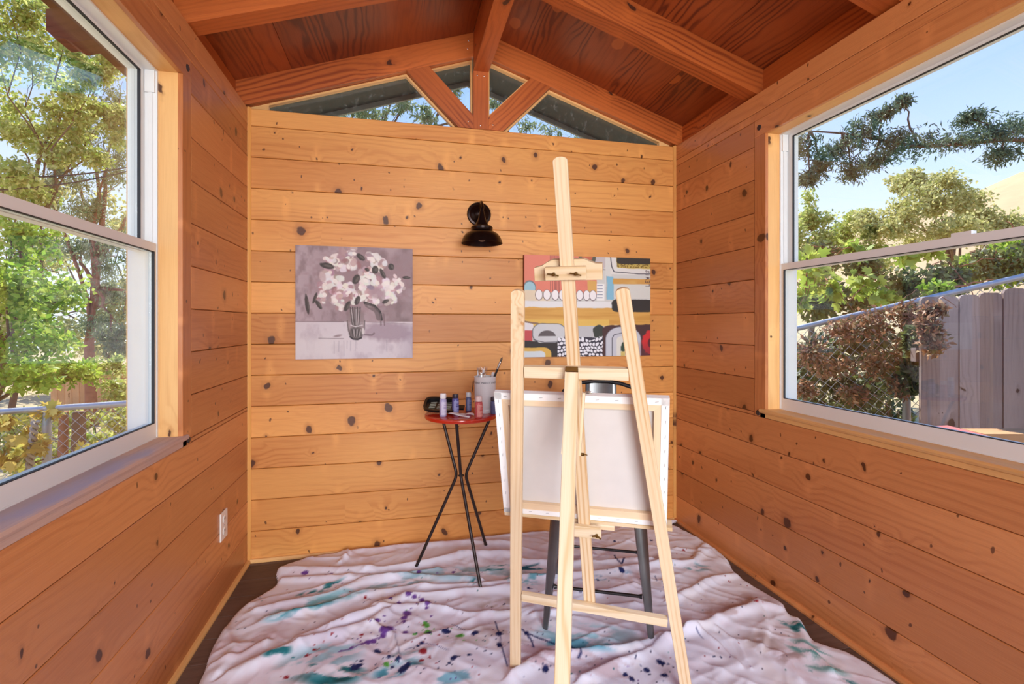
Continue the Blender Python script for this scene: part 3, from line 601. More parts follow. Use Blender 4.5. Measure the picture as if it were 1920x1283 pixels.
    p.rect(.25, .81, .64, 1.1, (62, 58, 70), wob=.02); 
    gx, gy = s * 34, t * 26; gx = gx + 1.3 * (fbm(s * 9, t * 9, 12) - .5); gy = gy + 1.6 * (fbm(s * 9, t * 9, 14) - .5); ix = np.floor(gx + .5 * (np.floor(gy) % 2)); fx = gx + .5 * (np.floor(gy) % 2) - ix; fy = gy - np.floor(gy)
    hsh = np.abs(np.sin(ix * 12.9 + np.floor(gy) * 78.2) * 43758.5) % 1
    pe = (np.hypot((fx - .5 + (hsh - .5) * .2) / (.36 + .16 * hsh), (fy - .5 + (hsh - .5) * .25) / .42) ** 3); p.put(np.clip((1 - pe) * 5, 0, 1) * (s > .252) * (s < .635) * (t > .82 + .02 * np.sin(s * 40)), (232, 232, 238))
    p.rect(.61, .685, 1.1, 1.1, (78, 54, 54), wob=.03, rad=.05)
    p.rect(.628, .70, .925, 1.3, (98, 92, 106), rad=.13); p.rect(.633, .706, .92, 1.3, (196, 198, 206), rad=.125)
    p.line([(.685, 1), (.685, .82), (.70, .785), (.77, .765)], .003, (66, 62, 76)); p.rect(.72, .80, .80, 1.3, (220, 218, 208), rad=.04); p.ell(.775, .91, .016, .05, 0, (58, 76, 62), 1, .15); p.rect(.755, .955, .79, 1.1, (206, 186, 110)); p.rect(.755, .9, .79, .95, (58, 76, 62))
    p.ell(1.0, .865, .068, .12, 0, (206, 54, 56), 1, .15, .2, 9); p.ell(1.005, .87, .026, .05, 0, (96, 40, 44), 1, .2); p.rect(.925, .90, 1.1, 1.1, (120, 54, 64), .5, soft=.1)
    ink = (70, 50, 60)      # the maker's name written up the right edge
    def stroke(q): p.line([(.992 - .030 * b, .285 - .175 * a) for a, b in q], .0026, ink)
    for k, q in enumerate(([(0, 1), (0, 0), (.7, 0)], [(.8, 1), (0, 1), (0, 0), (.8, 0)], [(0, 1), (.2, 0), (.4, .7), (.6, 0), (.8, 1)], [(.4, 1), (.4, 0)], [(.8, .9), (.3, 1), (.1, .7), (.6, .35), (.4, 0), (0, .1)])):
        stroke([(k * .2 + a * .16, b) for a, b in q])
    stroke([(.2, .5), (.3, .5)])
    return p
M_sideA = plain('mauve_canvas_edge', S(150, 134, 138), .7, var=.15, scale=40.); M_sideB = plain('maroon_canvas_edge', S(132, 70, 58), .7, var=.3, scale=20.)
picture('flower_painting', 'unframed canvas of white and mauve flowers in a glass vase on back wall', -.538, .068, 1.062, 1.667, 230, 230, floral, M_sideA)
picture('abstract_painting', 'unframed abstract canvas with coral, ochre and black shapes behind the easel', .709, 1.517, 1.054, 1.656, 320, 240, abstract, M_sideB)
# ------------------------------------------------------------------ drop cloth
OUT = [(-.676, 1.879), (-.70, 2.076), (-.690, 2.263), (-.655, 2.377), (-.575, 2.50), (-.60, 2.62), (-.575, 2.70), (-.43, 2.765), (-.30, 2.778), (1.55, 2.778), (1.635, 2.70), (1.66, 2.55), (1.675, 2.27), (1.615, 2.09), (1.640, 1.92), (1.650, 1.83), (1.608, 1.757), (1.625, 1.705), (1.575, 1.586), (1.640, 1.51), (1.663, 1.402), (1.66, 1.30), (1.62, 1.05), (1.45, .86), (.9, .80), (.2, .83), (-.35, .92), (-.62, 1.2), (-.68, 1.55)]
def cloth():
    dx = .0062; xs = np.arange(-.73, 1.69, dx); ys = np.arange(.77, 2.79, dx); X, Y = np.meshgrid(xs, ys)
    poly = np.array(OUT); q = len(poly); P2 = []                       # rounded outline
    for i in range(q):
        for t in (0, .25, .5, .75):
            a, b, c, d = poly[i - 1], poly[i], poly[(i + 1) % q], poly[(i + 2) % q]
            P2.append(.5 * (2 * b + (c - a) * t + (2 * a - 5 * b + 4 * c - d) * t * t + (3 * b - a - 3 * c + d) * t ** 3))
    P2 = np.array(P2); ins = np.zeros(X.shape, bool); ed = np.full(X.shape, 9.)
    for i in range(len(P2)):
        (x0, y0), (x1, y1) = P2[i], P2[(i + 1) % len(P2)]
        cr = ((y0 > Y) != (y1 > Y)) & (X < (x1 - x0) * (Y - y0) / (y1 - y0 + 1e-12) + x0); ins ^= cr
        L = (x1 - x0) ** 2 + (y1 - y0) ** 2 + 1e-12; t = np.clip(((X - x0) * (x1 - x0) + (Y - y0) * (y1 - y0)) / L, 0, 1); ed = np.minimum(ed, np.hypot(X - x0 - t * (x1 - x0), Y - y0 - t * (y1 - y0)))
    def seg(pts):
        d = np.full(X.shape, 9.); sd = np.zeros(X.shape)
        for (x0, y0), (x1, y1) in zip(pts[:-1], pts[1:]):
            L = (x1 - x0) ** 2 + (y1 - y0) ** 2 + 1e-12; t = np.clip(((X - x0) * (x1 - x0) + (Y - y0) * (y1 - y0)) / L, 0, 1)
            e = np.hypot(X - x0 - t * (x1 - x0), Y - y0 - t * (y1 - y0)); s_ = np.sign((X - x0) * (y1 - y0) - (Y - y0) * (x1 - x0)); m = e < d; d = np.where(m, e, d); sd = np.where(m, s_, sd)
        return d, sd
    wx = (fbm(X * 6, Y * 6, 21) - .5) * .06; Z = .008 + .010 * fbm(X * 2.2 + wx, Y * 3, 11, 2)
    folds = [([(520, 1072), (620, 1078), (720, 1076), (800, 1062), (870, 1048), (960, 1045)], .028, .030), ([(530, 1092), (640, 1092), (740, 1088), (820, 1075)], .020, .022), ([(640, 1030), (655, 1045), (640, 1062)], .022, .018), ([(660, 1040), (760, 1028), (880, 1022), (960, 1024)], .020, .026),
             ([(480, 1152), (560, 1136), (630, 1120), (680, 1098), (760, 1088), (900, 1096)], .022, .024), ([(500, 1170), (600, 1150), (680, 1122), (780, 1108), (900, 1106), (960, 1100)], .020, .022), ([(560, 1212), (640, 1178), (700, 1150), (760, 1128), (860, 1118), (960, 1112)], .026, .024),
             ([(620, 1192), (680, 1166), (720, 1150), (800, 1142), (880, 1160), (960, 1158)], .018, .020), ([(430, 1275), (520, 1238), (600, 1208), (690, 1180), (720, 1160)], .026, .030), ([(420, 1180), (440, 1230), (410, 1270)], .020, .030), ([(395, 1255), (450, 1240), (500, 1215)], .014, .016), ([(700, 1180), (740, 1200), (750, 1250)], .012, .012),
             ([(960, 1275), (1020, 1240), (1100, 1230), (1200, 1222), (1240, 1205)], .024, .026), ([(1090, 1283), (1160, 1250), (1220, 1232), (1300, 1180)], .020, .022), ([(980, 1060), (1060, 1064), (1140, 1060), (1220, 1056)], .018, .022), ([(960, 1092), (1040, 1090), (1130, 1082), (1200, 1072), (1250, 1060)], .022, .024), ([(1040, 1120), (1120, 1120), (1190, 1104)], .014, .016), ([(1000, 1160), (1100, 1150), (1190, 1140)], .014, .018),
             ([(1250, 1065), (1300, 1062), (1320, 1030)], .022, .020), ([(1255, 1132), (1300, 1112), (1340, 1092), (1380, 1085)], .020, .022), ([(1290, 1190), (1330, 1180), (1370, 1158), (1400, 1152), (1420, 1140), (1470, 1150)], .028, .026), ([(1310, 1190), (1350, 1220), (1390, 1260)], .012, .012), ([(1345, 1190), (1380, 1215), (1410, 1265)], .010, .010), ([(1500, 1170), (1510, 1220), (1560, 1270)], .018, .022), ([(1400, 1215), (1470, 1240), (1500, 1283)], .012, .022), ([(1290, 1000), (1330, 1030), (1372, 1062)], .018, .024), ([(1270, 1035), (1330, 1040), (1380, 1075)], .012, .016), ([(560, 1048), (600, 1052), (650, 1052)], .012, .014), ([(800, 1000), (900, 1010), (1020, 1000)], .014, .02), ([(1420, 1140), (1440, 1180), (1430, 1230)], .012, .02)]
    for pts, hh, w in folds:
        d, sd = seg([tuple(on_z(u, v, .012)[:2]) for u, v in pts]); d = np.abs(d + wx * .35); w1 = np.where(sd > 0, w * 1.25, w * .62)
        Z += .78 * hh * np.exp(-(d / w1) ** 2 * 1.2)
    for k, (fa, sc, am) in enumerate(((.35, 6, .006), (-.7, 9, .004), (1.2, 12, .0025))):
        u = X * math.cos(fa) + Y * math.sin(fa); r = 1 - np.abs(2 * fbm(u * sc * .35 + 7 * k, (-X * math.sin(fa) + Y * math.cos(fa)) * sc, 31 + k, 3) - 1); Z += am * np.clip((r - .72) / .28, 0, 1) ** 1.5
    roll = np.clip(ed / .030, 0, 1); Z = .003 + (Z + .012) * np.sqrt(1 - (1 - roll) ** 2) * (.75 + .25 * np.clip(ed / .2, 0, 1))
    # colours
    p = Paint(X, Y, (232, 236, 252)); n = fbm(X * 4, Y * 4, 51); n2 = fbm(X * 11, Y * 11, 61); n3 = fbm(X * 40, Y * 40, 71)
    p.put(np.clip((n - .48) * 4, 0, 1), (210, 205, 226), .6); p.put(np.clip((n2 - .56) * 5, 0, 1), (220, 208, 222), .6); p.put(np.clip((.42 - n2) * 5, 0, 1), (236, 236, 244), .7)
    def sm(u, v, ru, rv, col, a, ang=0., th=.45, sc=30, seed=0):          # scumbled smear
        ru, rv = ru * 1.25, rv * 1.35
        c = on_z(u, v, .02); e = Paint(X, Y, (0, 0, 0)); c1, s1 = math.cos(ang), math.sin(ang); dx_, dy_ = X - c[0], Y - c[1]
        d = np.sqrt(((dx_ * c1 + dy_ * s1) / ru) ** 2 + ((-dx_ * s1 + dy_ * c1) / rv) ** 2); nn = fbm((dx_ * c1 + dy_ * s1) * sc * .4, (-dx_ * s1 + dy_ * c1) * sc, 81 + seed, 4)
        p.put(np.clip((1.15 - d) * 2.2, 0, 1) * np.clip((nn - th) * 9 + .5 * np.clip(1 - d, 0, 1), 0, 1), col, a)
    te, lb, nv, pu, gr, re = (30, 112, 122), (150, 196, 214), (32, 40, 92), (104, 66, 150), (86, 176, 70), (150, 36, 48)
    for a in ((820, 1080, .26, .035, lb, .75, -.1), (900, 1085, .2, .04, lb, .7, -.1), (740, 1100, .18, .04, lb, .7, .1), (640, 1125, .22, .035, lb, .75, .35), (590, 1140, .16, .04, (120, 186, 196), .8, .3), (600, 1110, .10, .022, te, .9, .4), (570, 1152, .12, .022, (70, 150, 170), .8, .3), (930, 1070, .07, .02, te, .95, 0), (900, 1098, .05, .03, te, .95, .6), (1005, 1068, .10, .02, (24, 92, 112), .95, -.05), (985, 1095, .12, .035, (90, 170, 190), .8, 0),
              (520, 1238, .04, .022, te, .95, .2), (620, 1270, .10, .05, te, .95, -.3), (600, 1245, .12, .07, lb, .8, .2), (745, 1262, .07, .03, (60, 150, 175), .85, .2), (760, 1240, .08, .03, lb, .7, .2), (850, 1276, .09, .02, (110, 180, 205), .8, .1), (1095, 1198, .16, .06, (130, 190, 206), .7, -.3), (1085, 1215, .12, .03, (70, 150, 176), .8, -.4), (1175, 1200, .12, .05, (170, 196, 214), .6, 0), (1130, 1090, .12, .02, (60, 120, 160), .8, .1), (1290, 1068, .10, .03, (110, 160, 176), .8, -.3),
              (1490, 1172, .05, .03, te, .95, -.5), (1500, 1185, .03, .03, te, .95, 0), (1515, 1225, .06, .035, (80, 150, 150), .85, -.8), (1530, 1250, .08, .03, (110, 170, 170), .8, -.9), (1560, 1275, .06, .03, te, .9, -.8), (1390, 1130, .16, .05, (190, 176, 186), .7, 0), (1360, 1150, .1, .05, (188, 168, 170), .7, 0), (1430, 1215, .06, .05, (186, 172, 172), .8, 0), (1480, 1240, .05, .03, (170, 150, 152), .8, .2), (1000, 1235, .10, .05, (186, 160, 170), .85, -.3), (1130, 1255, .14, .05, (196, 176, 184), .8, -.4), (1250, 1050, .1, .04, (196, 180, 186), .7, 0), (940, 1140, .1, .05, (198, 190, 190), .8, 0), (730, 1130, .04, .05, (206, 194, 190), .8, 0), (900, 1200, .12, .06, (204, 194, 194), .7, 0), (460, 1215, .12, .08, (214, 200, 212), .7, .3), (1100, 1045, .14, .04, (186, 170, 190), .7, 0), (1200, 1150, .12, .05, (200, 190, 200), .6, 0)):
        sm(*a, seed=int(a[0] + a[1]) % 37)
    R = np.random.RandomState(4)
    def drop(u, v, r, col, wob=.5, asp=1.0, a=.95):
        r = r * .68
        c = on_z(u, v, .02); b = (np.abs(X - c[0]) < r * 3) & (np.abs(Y - c[1]) < r * 3)
        if not b.any(): return
        i = np.where(b.any(1))[0]; j = np.where(b.any(0))[0]; sl = (slice(i[0], i[-1] + 1), slice(j[0], j[-1] + 1))
        q = Paint(X[sl], Y[sl], (0, 0, 0)); q.c = p.c[sl]; q.ell(c[0], c[1], r * asp, r, R.uniform(0, 3), col, a, .35, wob, R.randint(99)); p.c[sl] = q.c
    for u, v, r, cl in ((685, 1126, .012, re), (793, 1227, .020, re), (678, 1199, .011, re), (590, 1226, .010, re), (576, 1235, .009, re), (657, 1163, .008, re), (622, 1202, .008, re), (795, 1176, .009, re), (790, 1244, .011, re), (806, 1239, .007, re), (538, 1276, .012, re), (823, 1197, .007, re), (1281, 1036, .011, re), (1296, 1046, .006, re), (1368, 1094, .008, re), (1415, 1134, .012, re), (1418, 1142, .010, re),
                        (800, 1178, .022, gr), (802, 1190, .016, gr), (797, 1172, .012, gr), (862, 1198, .020, gr), (777, 1194, .008, gr), (725, 1253, .015, gr), (1285, 1177, .011, gr), (762, 1152, .007, gr),
                        (765, 1127, .018, pu), (778, 1129, .014, pu), (800, 1138, .022, pu), (792, 1133, .016, pu), (762, 1155, .026, pu), (758, 1165, .018, pu), (757, 1172, .014, pu), (748, 1139, .012, pu), (732, 1134, .012, pu), (710, 1133, .010, pu), (800, 1146, .010, pu), (725, 1188, .030, pu), (718, 1197, .018, pu), (708, 1174, .013, pu), (760, 1190, .012, pu), (740, 1144, .008, pu), (572, 1080, .016, pu), (617, 1085, .016, pu), (785, 1080, .012, pu), (850, 1078, .011, pu), (848, 1085, .012, pu), (820, 1080, .008, pu), (692, 1083, .007, pu), (704, 1140, .005, pu), (690, 1211, .016, pu), (700, 1209, .014, pu), (680, 1214, .010, pu), (660, 1220, .009, pu), (640, 1226, .006, pu), (655, 1222, .007, pu),
                        (805, 1192, .013, nv), (835, 1190, .020, nv), (842, 1191, .012, nv), (892, 1193, .015, nv), (886, 1195, .008, nv), (936, 1197, .013, nv), (706, 1226, .020, nv), (712, 1228, .012, nv), (665, 1256, .024, nv), (675, 1252, .014, nv), (757, 1261, .028, nv), (765, 1252, .014, nv), (745, 1245, .013, nv), (850, 1241, .016, nv), (842, 1249, .010, nv), (790, 1210, .016, nv), (783, 1215, .008, nv), (729, 1239, .010, nv), (678, 1244, .010, nv), (880, 1235, .009, nv), (910, 1227, .009, nv), (937, 1217, .012, nv), (885, 1245, .006, nv), (860, 1239, .007, nv), (735, 1258, .008, nv), (706, 1260, .008, nv), (796, 1262, .006, nv), (822, 1260, .006, nv), (580, 1192, .007, nv), (945, 1140, .006, nv),
                        (936, 1195, .016, nv), (937, 1216, .018, nv), (987, 1194, .012, nv), (1023, 1260, .016, nv), (1088, 1118, .012, nv), (1165, 1078, .016, nv), (1238, 1247, .016, nv), (1243, 1250, .010, nv), (1212, 1261, .018, nv), (1247, 1273, .018, nv), (1172, 1270, .010, nv), (1185, 1278, .012, nv), (1218, 1269, .006, nv), (1253, 1252, .006, nv), (1262, 1258, .006, nv), (1162, 1241, .006, nv), (1200, 1253, .005, nv), (992, 1110, .008, nv), (1121, 1093, .008, nv), (1152, 1018, .010, nv), (1222, 1016, .012, nv)):
        drop(u, v, r, cl, .7, R.uniform(.9, 1.5))
        for j in range(4): drop(u + R.normal() * r * 900, v + R.normal() * r * 420, r * R.uniform(.10, .32), cl)
    for j in range(330):
        drop(R.uniform(420, 1480), R.uniform(1060, 1283), R.uniform(.0022, .005), [nv, nv, pu, re, te, (90, 80, 100)][R.randint(6)])
    def scr(px, w, col, a=.9): 
        q = [tuple(on_z(u, v, .02)[:2]) for u, v in px]; p.line(q, w, col, a, .004)
    scr([(978, 1186), (990, 1196), (1010, 1201), (1030, 1207), (1042, 1213)], .004, nv); scr([(987, 1196), (997, 1208), (1000, 1220)], .004, nv); scr([(1072, 1218), (1086, 1224), (1090, 1232), (1084, 1240)], .004, nv)
    scr([(1152, 1045), (1158, 1058), (1166, 1062), (1172, 1052)], .004, nv); scr([(928, 1170), (936, 1195), (942, 1225), (952, 1255)], .0022, nv, .7); scr([(848, 1174), (872, 1188)], .002, nv, .7); scr([(760, 1222), (800, 1210), (840, 1226)], .002, nv, .5); scr([(690, 1210), (720, 1198), (660, 1222), (636, 1228)], .003, pu, .8); scr([(480, 1115), (490, 1125)], .002, (70, 80, 110), .7); scr([(1228, 1084), (1232, 1094)], .0025, nv, .7); scr([(740, 1195), (752, 1245)], .003, (130, 130, 160), .5); scr([(1305, 1190), (1318, 1205)], .002, nv, .6)
    # mesh
    keep = ins & (ed > .0005); idx = np.full(X.shape, -1); qm = keep[:-1, :-1] & keep[1:, :-1] & keep[:-1, 1:] & keep[1:, 1:]
    use = np.zeros(X.shape, bool)
    for a, b in ((0, 0), (1, 0), (0, 1), (1, 1)): use[a:a + qm.shape[0], b:b + qm.shape[1]] |= qm
    idx[use] = np.arange(use.sum()); ii = idx; f = np.stack([ii[:-1, :-1], ii[:-1, 1:], ii[1:, 1:], ii[1:, :-1]], -1)[qm]
    v = np.c_[X[use], Y[use], Z[use]]
    o = mk('drop_cloth', v, f.tolist(), colmat('paint_spattered_canvas_cloth', .85, .35, 500., .15), None, smooth=True, col=p.lin()[use])
    tag(o, 'rumpled white drop cloth spattered with teal, purple and navy paint on the floor', 'drop cloth')
    def hz(x, y): return float(Z[int(np.clip((y - .77) / dx, 0, Z.shape[0] - 1)), int(np.clip((x + .73) / dx, 0, Z.shape[1] - 1))])
    return hz
hz = cloth()
# ------------------------------------------------------------------ easel, seen from behind
EO = V(.6647, 1.5706, 0); EA = V(.8934, -.4493, 0); EU = V(-.1284, -.2552, .9583); EN = V(-.4306, -.8561, -.2857)
EA /= np.linalg.norm(EA); EN -= EA * EN.dot(EA); EN /= np.linalg.norm(EN); EU = np.cross(EN, EA); EU *= np.sign(EU[2])
E3 = lambda a, b_, d=0.: EO + EA * a + EU * b_ + EN * d
ea = thing('easel', 'raw pine A-frame studio easel standing on the drop cloth', 'easel', EO)
def strip(name, p0, p1, w, d0, d1, mat=M_easel, par=None, rnd=False, ch=.0015):
    p0, p1 = V(*p0), V(*p1); t = (p1 - p0) / np.linalg.norm(p1 - p0); nn = V(-t[1], t[0])
    L = np.linalg.norm(p1 - p0); pts = [(0, -w / 2), (L, -w / 2)]
    if rnd: pts += [(L + w * .30 * math.sin(a), -w / 2 * math.cos(a)) for a in np.linspace(.3, math.pi - .3, 7)]
    pts += [(L, w / 2), (0, w / 2)]
    P = [tuple(p0 + t * a + nn * c) for a, c in pts]
    m = MB(); m.ext(P, d0, d1, lambda a, c, e: E3(a, c, e), t); o = recalc(m.build(name, mat, par or ea)); bevel(o, ch, 2); return o
WS = .0365
strip('stile', (-.2915, .018), (-.191, 1.392), WS, -.010, .010, rnd=True); strip('stile', (.2915, .018), (.089, 1.392), WS, -.010, .010, rnd=True)
strip('mast', (-.022, .325), (-.0635, 1.728), WS, -.0305, -.0115, rnd=True)
strip('crossbar', (-.187, 1.162), (.104, 1.162), .034, -.0105, .0085, M_easel2); strip('crossbar', (-.247, .349), (.221, .326), .030, -.0105, .0085, M_easel2)
def wing(par, c, ax_, s=1.0, mat=M_brass):
    ax_ = V(*ax_) / np.linalg.norm(ax_); q = np.cross(ax_, V(.3, .2, .93)); q /= np.linalg.norm(q); c = V(*c)
    m = MB(); m.tube([c, c + ax_ * .009 * s], .0042 * s, 10)
    for k in (-1, 1): m.obox(c + ax_ * .004 * s + q * k * .003 * s - np.cross(ax_, q) * .0012 * s, q * k * .011 * s + ax_ * .006 * s, np.cross(ax_, q) * .0024 * s, ax_ * .006 * s)
    m.tube([c - ax_ * .004, c + ax_ * .013 * s], .002 * s, 8); return m.build('wing_nut', mat, par)
# upper holder: shaped jaw on the far side, small plate with two wing nuts on this side
hp = [(-.149, 1.418), (.036, 1.418), (.036, 1.462), (.018, 1.463), (.0, 1.470), (-.012, 1.476), (-.098, 1.476), (-.112, 1.470), (-.128, 1.460), (-.149, 1.455)]
m = MB(); m.ext(hp, -.055, -.0315, E3); o = recalc(m.build('canvas_clamp', M_easel2, ea)); bevel(o, .0015)
m = MB(); m.obox(E3(-.149, 1.421, -.0555), EA * .185, EU * .012, -EN * .014); m.build('clamp_lip', M_easel2, o)
pl = strip('clamp_plate', (-.113, 1.444), (-.004, 1.444), .036, -.0110, .003, M_easel2)
for a in (-.089, -.030): wing(pl, E3(a, 1.444, .003), EN, 1.1)
# lower ledge under the canvas
strip('canvas_ledge', (-.294, .6445), (.232, .6425), .0125, -.075, -.0335, M_easel2)
o = strip('tray', (-.112, .628), (.060, .628), .018, -.070, -.0325, M_easel2); 
pl = strip('tray_plate', (-.085, .632), (.021, .632), .040, -.0110, .003, M_easel2); wing(pl, E3(.008, .628, .003), EN, 1.0)
# hinge and rear leg
hg = one('hinge', M_brass, ea, 'obox', E3(-.066, 1.164, .0087), EA * .034, EU * .020, EN * .0016); bevel(hg, .003)
one('screw', M_chrome, hg, 'lathe', [(.003, 0), (.0026, .0012), (.0001, .0014)], E3(-.049, 1.175, .0104), 12, np.c_[EA, EU, EN])
RL0, RL1 = V(.4645, 1.2800, 1.113), V(.3293, 1.0079, .012); t = (RL1 - RL0); nr = np.cross(t, EA); nr /= np.linalg.norm(nr)
if nr[1] > 0: nr = -nr
o = one('rear_leg', M_easel2, ea, 'obox', RL0 - EA * WS / 2 + nr * .019, t, EA * WS, -nr * .019, .0015)
m = MB(); m.obox(RL0 - EA * .017 + nr * .0195 - t * .002, -t * .011, EA * .034, -nr * .0015); m.build('hinge_leaf', M_brass, ea)
for p0, p1, k in (((1094, 736), (1085.5, 852), 1), ((1062, 745), (1053.5, 852), -1)):
    a, c = at(*p0, 1.335), at(*p1, 1.335 if k > 0 else 1.30); d = c - a; sd = EA * .006; dp = np.cross(d, sd); dp = dp / np.linalg.norm(dp) * .017
    st = one('folding_strut', M_easel2, ea, 'obox', a, d, sd, dp)
    if k > 0: wing(st, a + EA * .006, EA, 1.0, M_chrome); wing(st, c + EA * .006, EA, 1.0)
# ------------------------------------------------------------------ the canvas on the easel
cvx = thing('stretched_canvas', 'blank white canvas on the easel ledge, its stapled back towards the camera', 'canvas', E3(-.04, .653, -.042))
a0, a1, b0, b1, dk0, dk1 = -.293, .214, .6530, 1.077, -.0325, -.0525
bw = .040
for p in ([(a0, b0), (a1, b0), (a1 - bw, b0 + bw), (a0 + bw, b0 + bw)], [(a1, b0), (a1, b1), (a1 - bw, b1 - bw), (a1 - bw, b0 + bw)], [(a1, b1), (a0, b1), (a0 + bw, b1 - bw), (a1 - bw, b1 - bw)], [(a0, b1), (a0, b0), (a0 + bw, b0 + bw), (a0 + bw, b1 - bw)]):
    q = [(x_ * .998 + .002 * (-.04), y_ * .998 + .002 * .865) for x_, y_ in p]
    m = MB(); m.ext(q, dk0 - .001, dk1 + .006, E3, V(*p[1]) - V(*p[0])); recalc(m.build('stretcher_bar', M_stretch, cvx))
m = MB(); m.ext([(a0 + .03, b0 + .03), (a1 - .03, b0 + .03), (a1 - .03, b1 - .03), (a0 + .03, b1 - .03)], dk1 + .005, dk1 + .003, E3); recalc(m.build('canvas_back', M_linen, cvx))
m = MB(); fw = .021
m.ext([(a0, b0), (a1, b0), (a1, b1), (a0, b1)], dk1 + .003, dk1, E3)
for x0, y0, x1, y1 in ((a0 - .0012, b0 - .0005, a0, b1 + .001), (a1, b0 - .0005, a1 + .0012, b1 + .001), (a0, b1, a1, b1 + .0012)): m.ext([(x0, y0), (x1, y0), (x1, y1), (x0, y1)], dk0 + .0006, dk1, E3)
for x0, y0, x1, y1 in ((a0 - .001, b0, a0 + fw, b1), (a1 - fw, b0, a1 + .001, b1), (a0, b1 - fw, a1, b1 + .001), (a0, b0, a1, b0 + fw - .004)): m.ext([(x0, y0), (x1, y0), (x1, y1), (x0, y1)], dk0 - .001, dk0 + .0006, E3)
recalc(m.build('canvas_wrap', M_canvas, cvx))
for i in range(9):
    f_ = (i + .6) / 9.2
    for ca, cb, al in ((a0 + (a1 - a0) * f_, b1 - .012, 1), (a0 + (a1 - a0) * f_, b0 + .009, 1), (a0 + .010, b0 + (b1 - b0) * f_, 0), (a1 - .010, b0 + (b1 - b0) * f_, 0)):
        e1, e2 = (EA, EU) if al else (EU, EA); one('staple', M_staple, cvx, 'obox', E3(ca, cb, dk0 + .0006) - e1 * .005, e1 * .010 + e2 * .0012, e2 * .0011, EN * .0006)
# ------------------------------------------------------------------ metal stool
FN = [V(.566, 1.876), V(.939, 1.700), V(1.114, 2.072), V(.742, 2.248)]; SCN = sum(FN) / 4; HS = .625
stl = thing('metal_stool', 'gunmetal counter stool with arched back standing behind the easel canvas', 'stool', (*SCN, .012))
pt = lambda i, z: V(*(FN[i] + (SCN - FN[i]) * (z / HS) * .30), z)
for i in range(4):
    zs = np.linspace(.018, HS - .008, 12); m = MB(); dv = V(*(FN[i] - SCN)); dv /= np.linalg.norm(dv); pv = V(-dv[1], dv[0]); rows = []
    k = 10
    for z in zs:
        c = pt(i, z)[:2]; r = .0125 + .026 * (z / HS) ** .85
        for j in range(k):
            a = math.pi * 2 * j / k; ca, sa = math.cos(a), math.sin(a); rr = r * (1.0 if ca > -.2 else .72)
            rows.append((*(c + dv * rr * .85 * ca + pv * rr * sa), z))
    f = [[q * k + j, q * k + (j + 1) % k, (q + 1) * k + (j + 1) % k, (q + 1) * k + j] for q in range(len(zs) - 1) for j in range(k)] + [list(range(k))[::-1]]
    o = recalc(mk('leg', rows, f, M_gun, stl, smooth=True)); auto(o, .9)
    one('rubber_foot', M_black, o, 'tube', [pt(i, .004 + hz(*FN[i]) * .0), pt(i, .026)], [.0145, .0155], 10)
for i in range(4):
    p, q = pt(i, .192), pt((i + 1) % 4, .192); d = (q - p) / np.linalg.norm(q - p); one('footrest_rod', M_gunr, stl, 'tube', [p + d * .016, p + d * .03, q - d * .03, q - d * .016], [.010, .0062, .0062, .010], 10)
s1 = (FN[1] - FN[0]) / np.linalg.norm(FN[1] - FN[0]); s2 = (FN[3] - FN[0]) / np.linalg.norm(FN[3] - FN[0])
SP = lambda a, c, z: V(*(SCN + s1 * a + s2 * c), z)
rs = [(x * (.158 - .045) + .045 * math.cos(t), y_ * (.158 - .045) + .045 * math.sin(t)) for x, y_, t0 in ((1, 1, 0), (-1, 1, math.pi / 2), (-1, -1, math.pi), (1, -1, 1.5 * math.pi)) for t in np.linspace(t0, t0 + math.pi / 2, 6)]
m = MB(); m.ext(rs, HS - .022, HS, lambda a, c, e: SP(a, c, e)); bevel(recalc(m.build('seat', M_gun, stl)), .006, 3)
ar = [(-.150, .150, HS - .012), (-.166, .156, HS + .06), (-.178, .165, .80), (-.184, .172, .88), (-.172, .178, .932), (-.140, .184, .957), (-.09, .190, .972), (-.03, .194, .980), (.03, .194, .980), (.09, .190, .972), (.140, .184, .957), (.172, .178, .932), (.184, .172, .88), (.178, .165, .80), (.166, .156, HS + .06), (.150, .150, HS - .012)]
one('back_arch', M_gunr, stl, 'tube', [SP(*q) for q in ar], .0095, 12)
m = MB()
g = [(a, z) for z in np.linspace(HS - .004, .970, 9) for a in np.linspace(-.072, .072, 7)]; vv = []
for e in (0, .003): vv += [SP(a, .150 + .042 * (z - HS) / .345 + .012 * (1 - (a / .072) ** 2) + e, z) for a, z in g]
f = []
for q in range(8):
    for j in range(6): i0 = q * 7 + j; f += [[i0, i0 + 1, i0 + 8, i0 + 7], [i0 + 63, i0 + 70, i0 + 71, i0 + 64]]
for q in range(8): f += [[q * 7, q * 7 + 7, q * 7 + 70, q * 7 + 63], [q * 7 + 6, q * 7 + 69, q * 7 + 76, q * 7 + 13]]
recalc(mk('back_splat', vv, f, M_gun, stl, smooth=True))
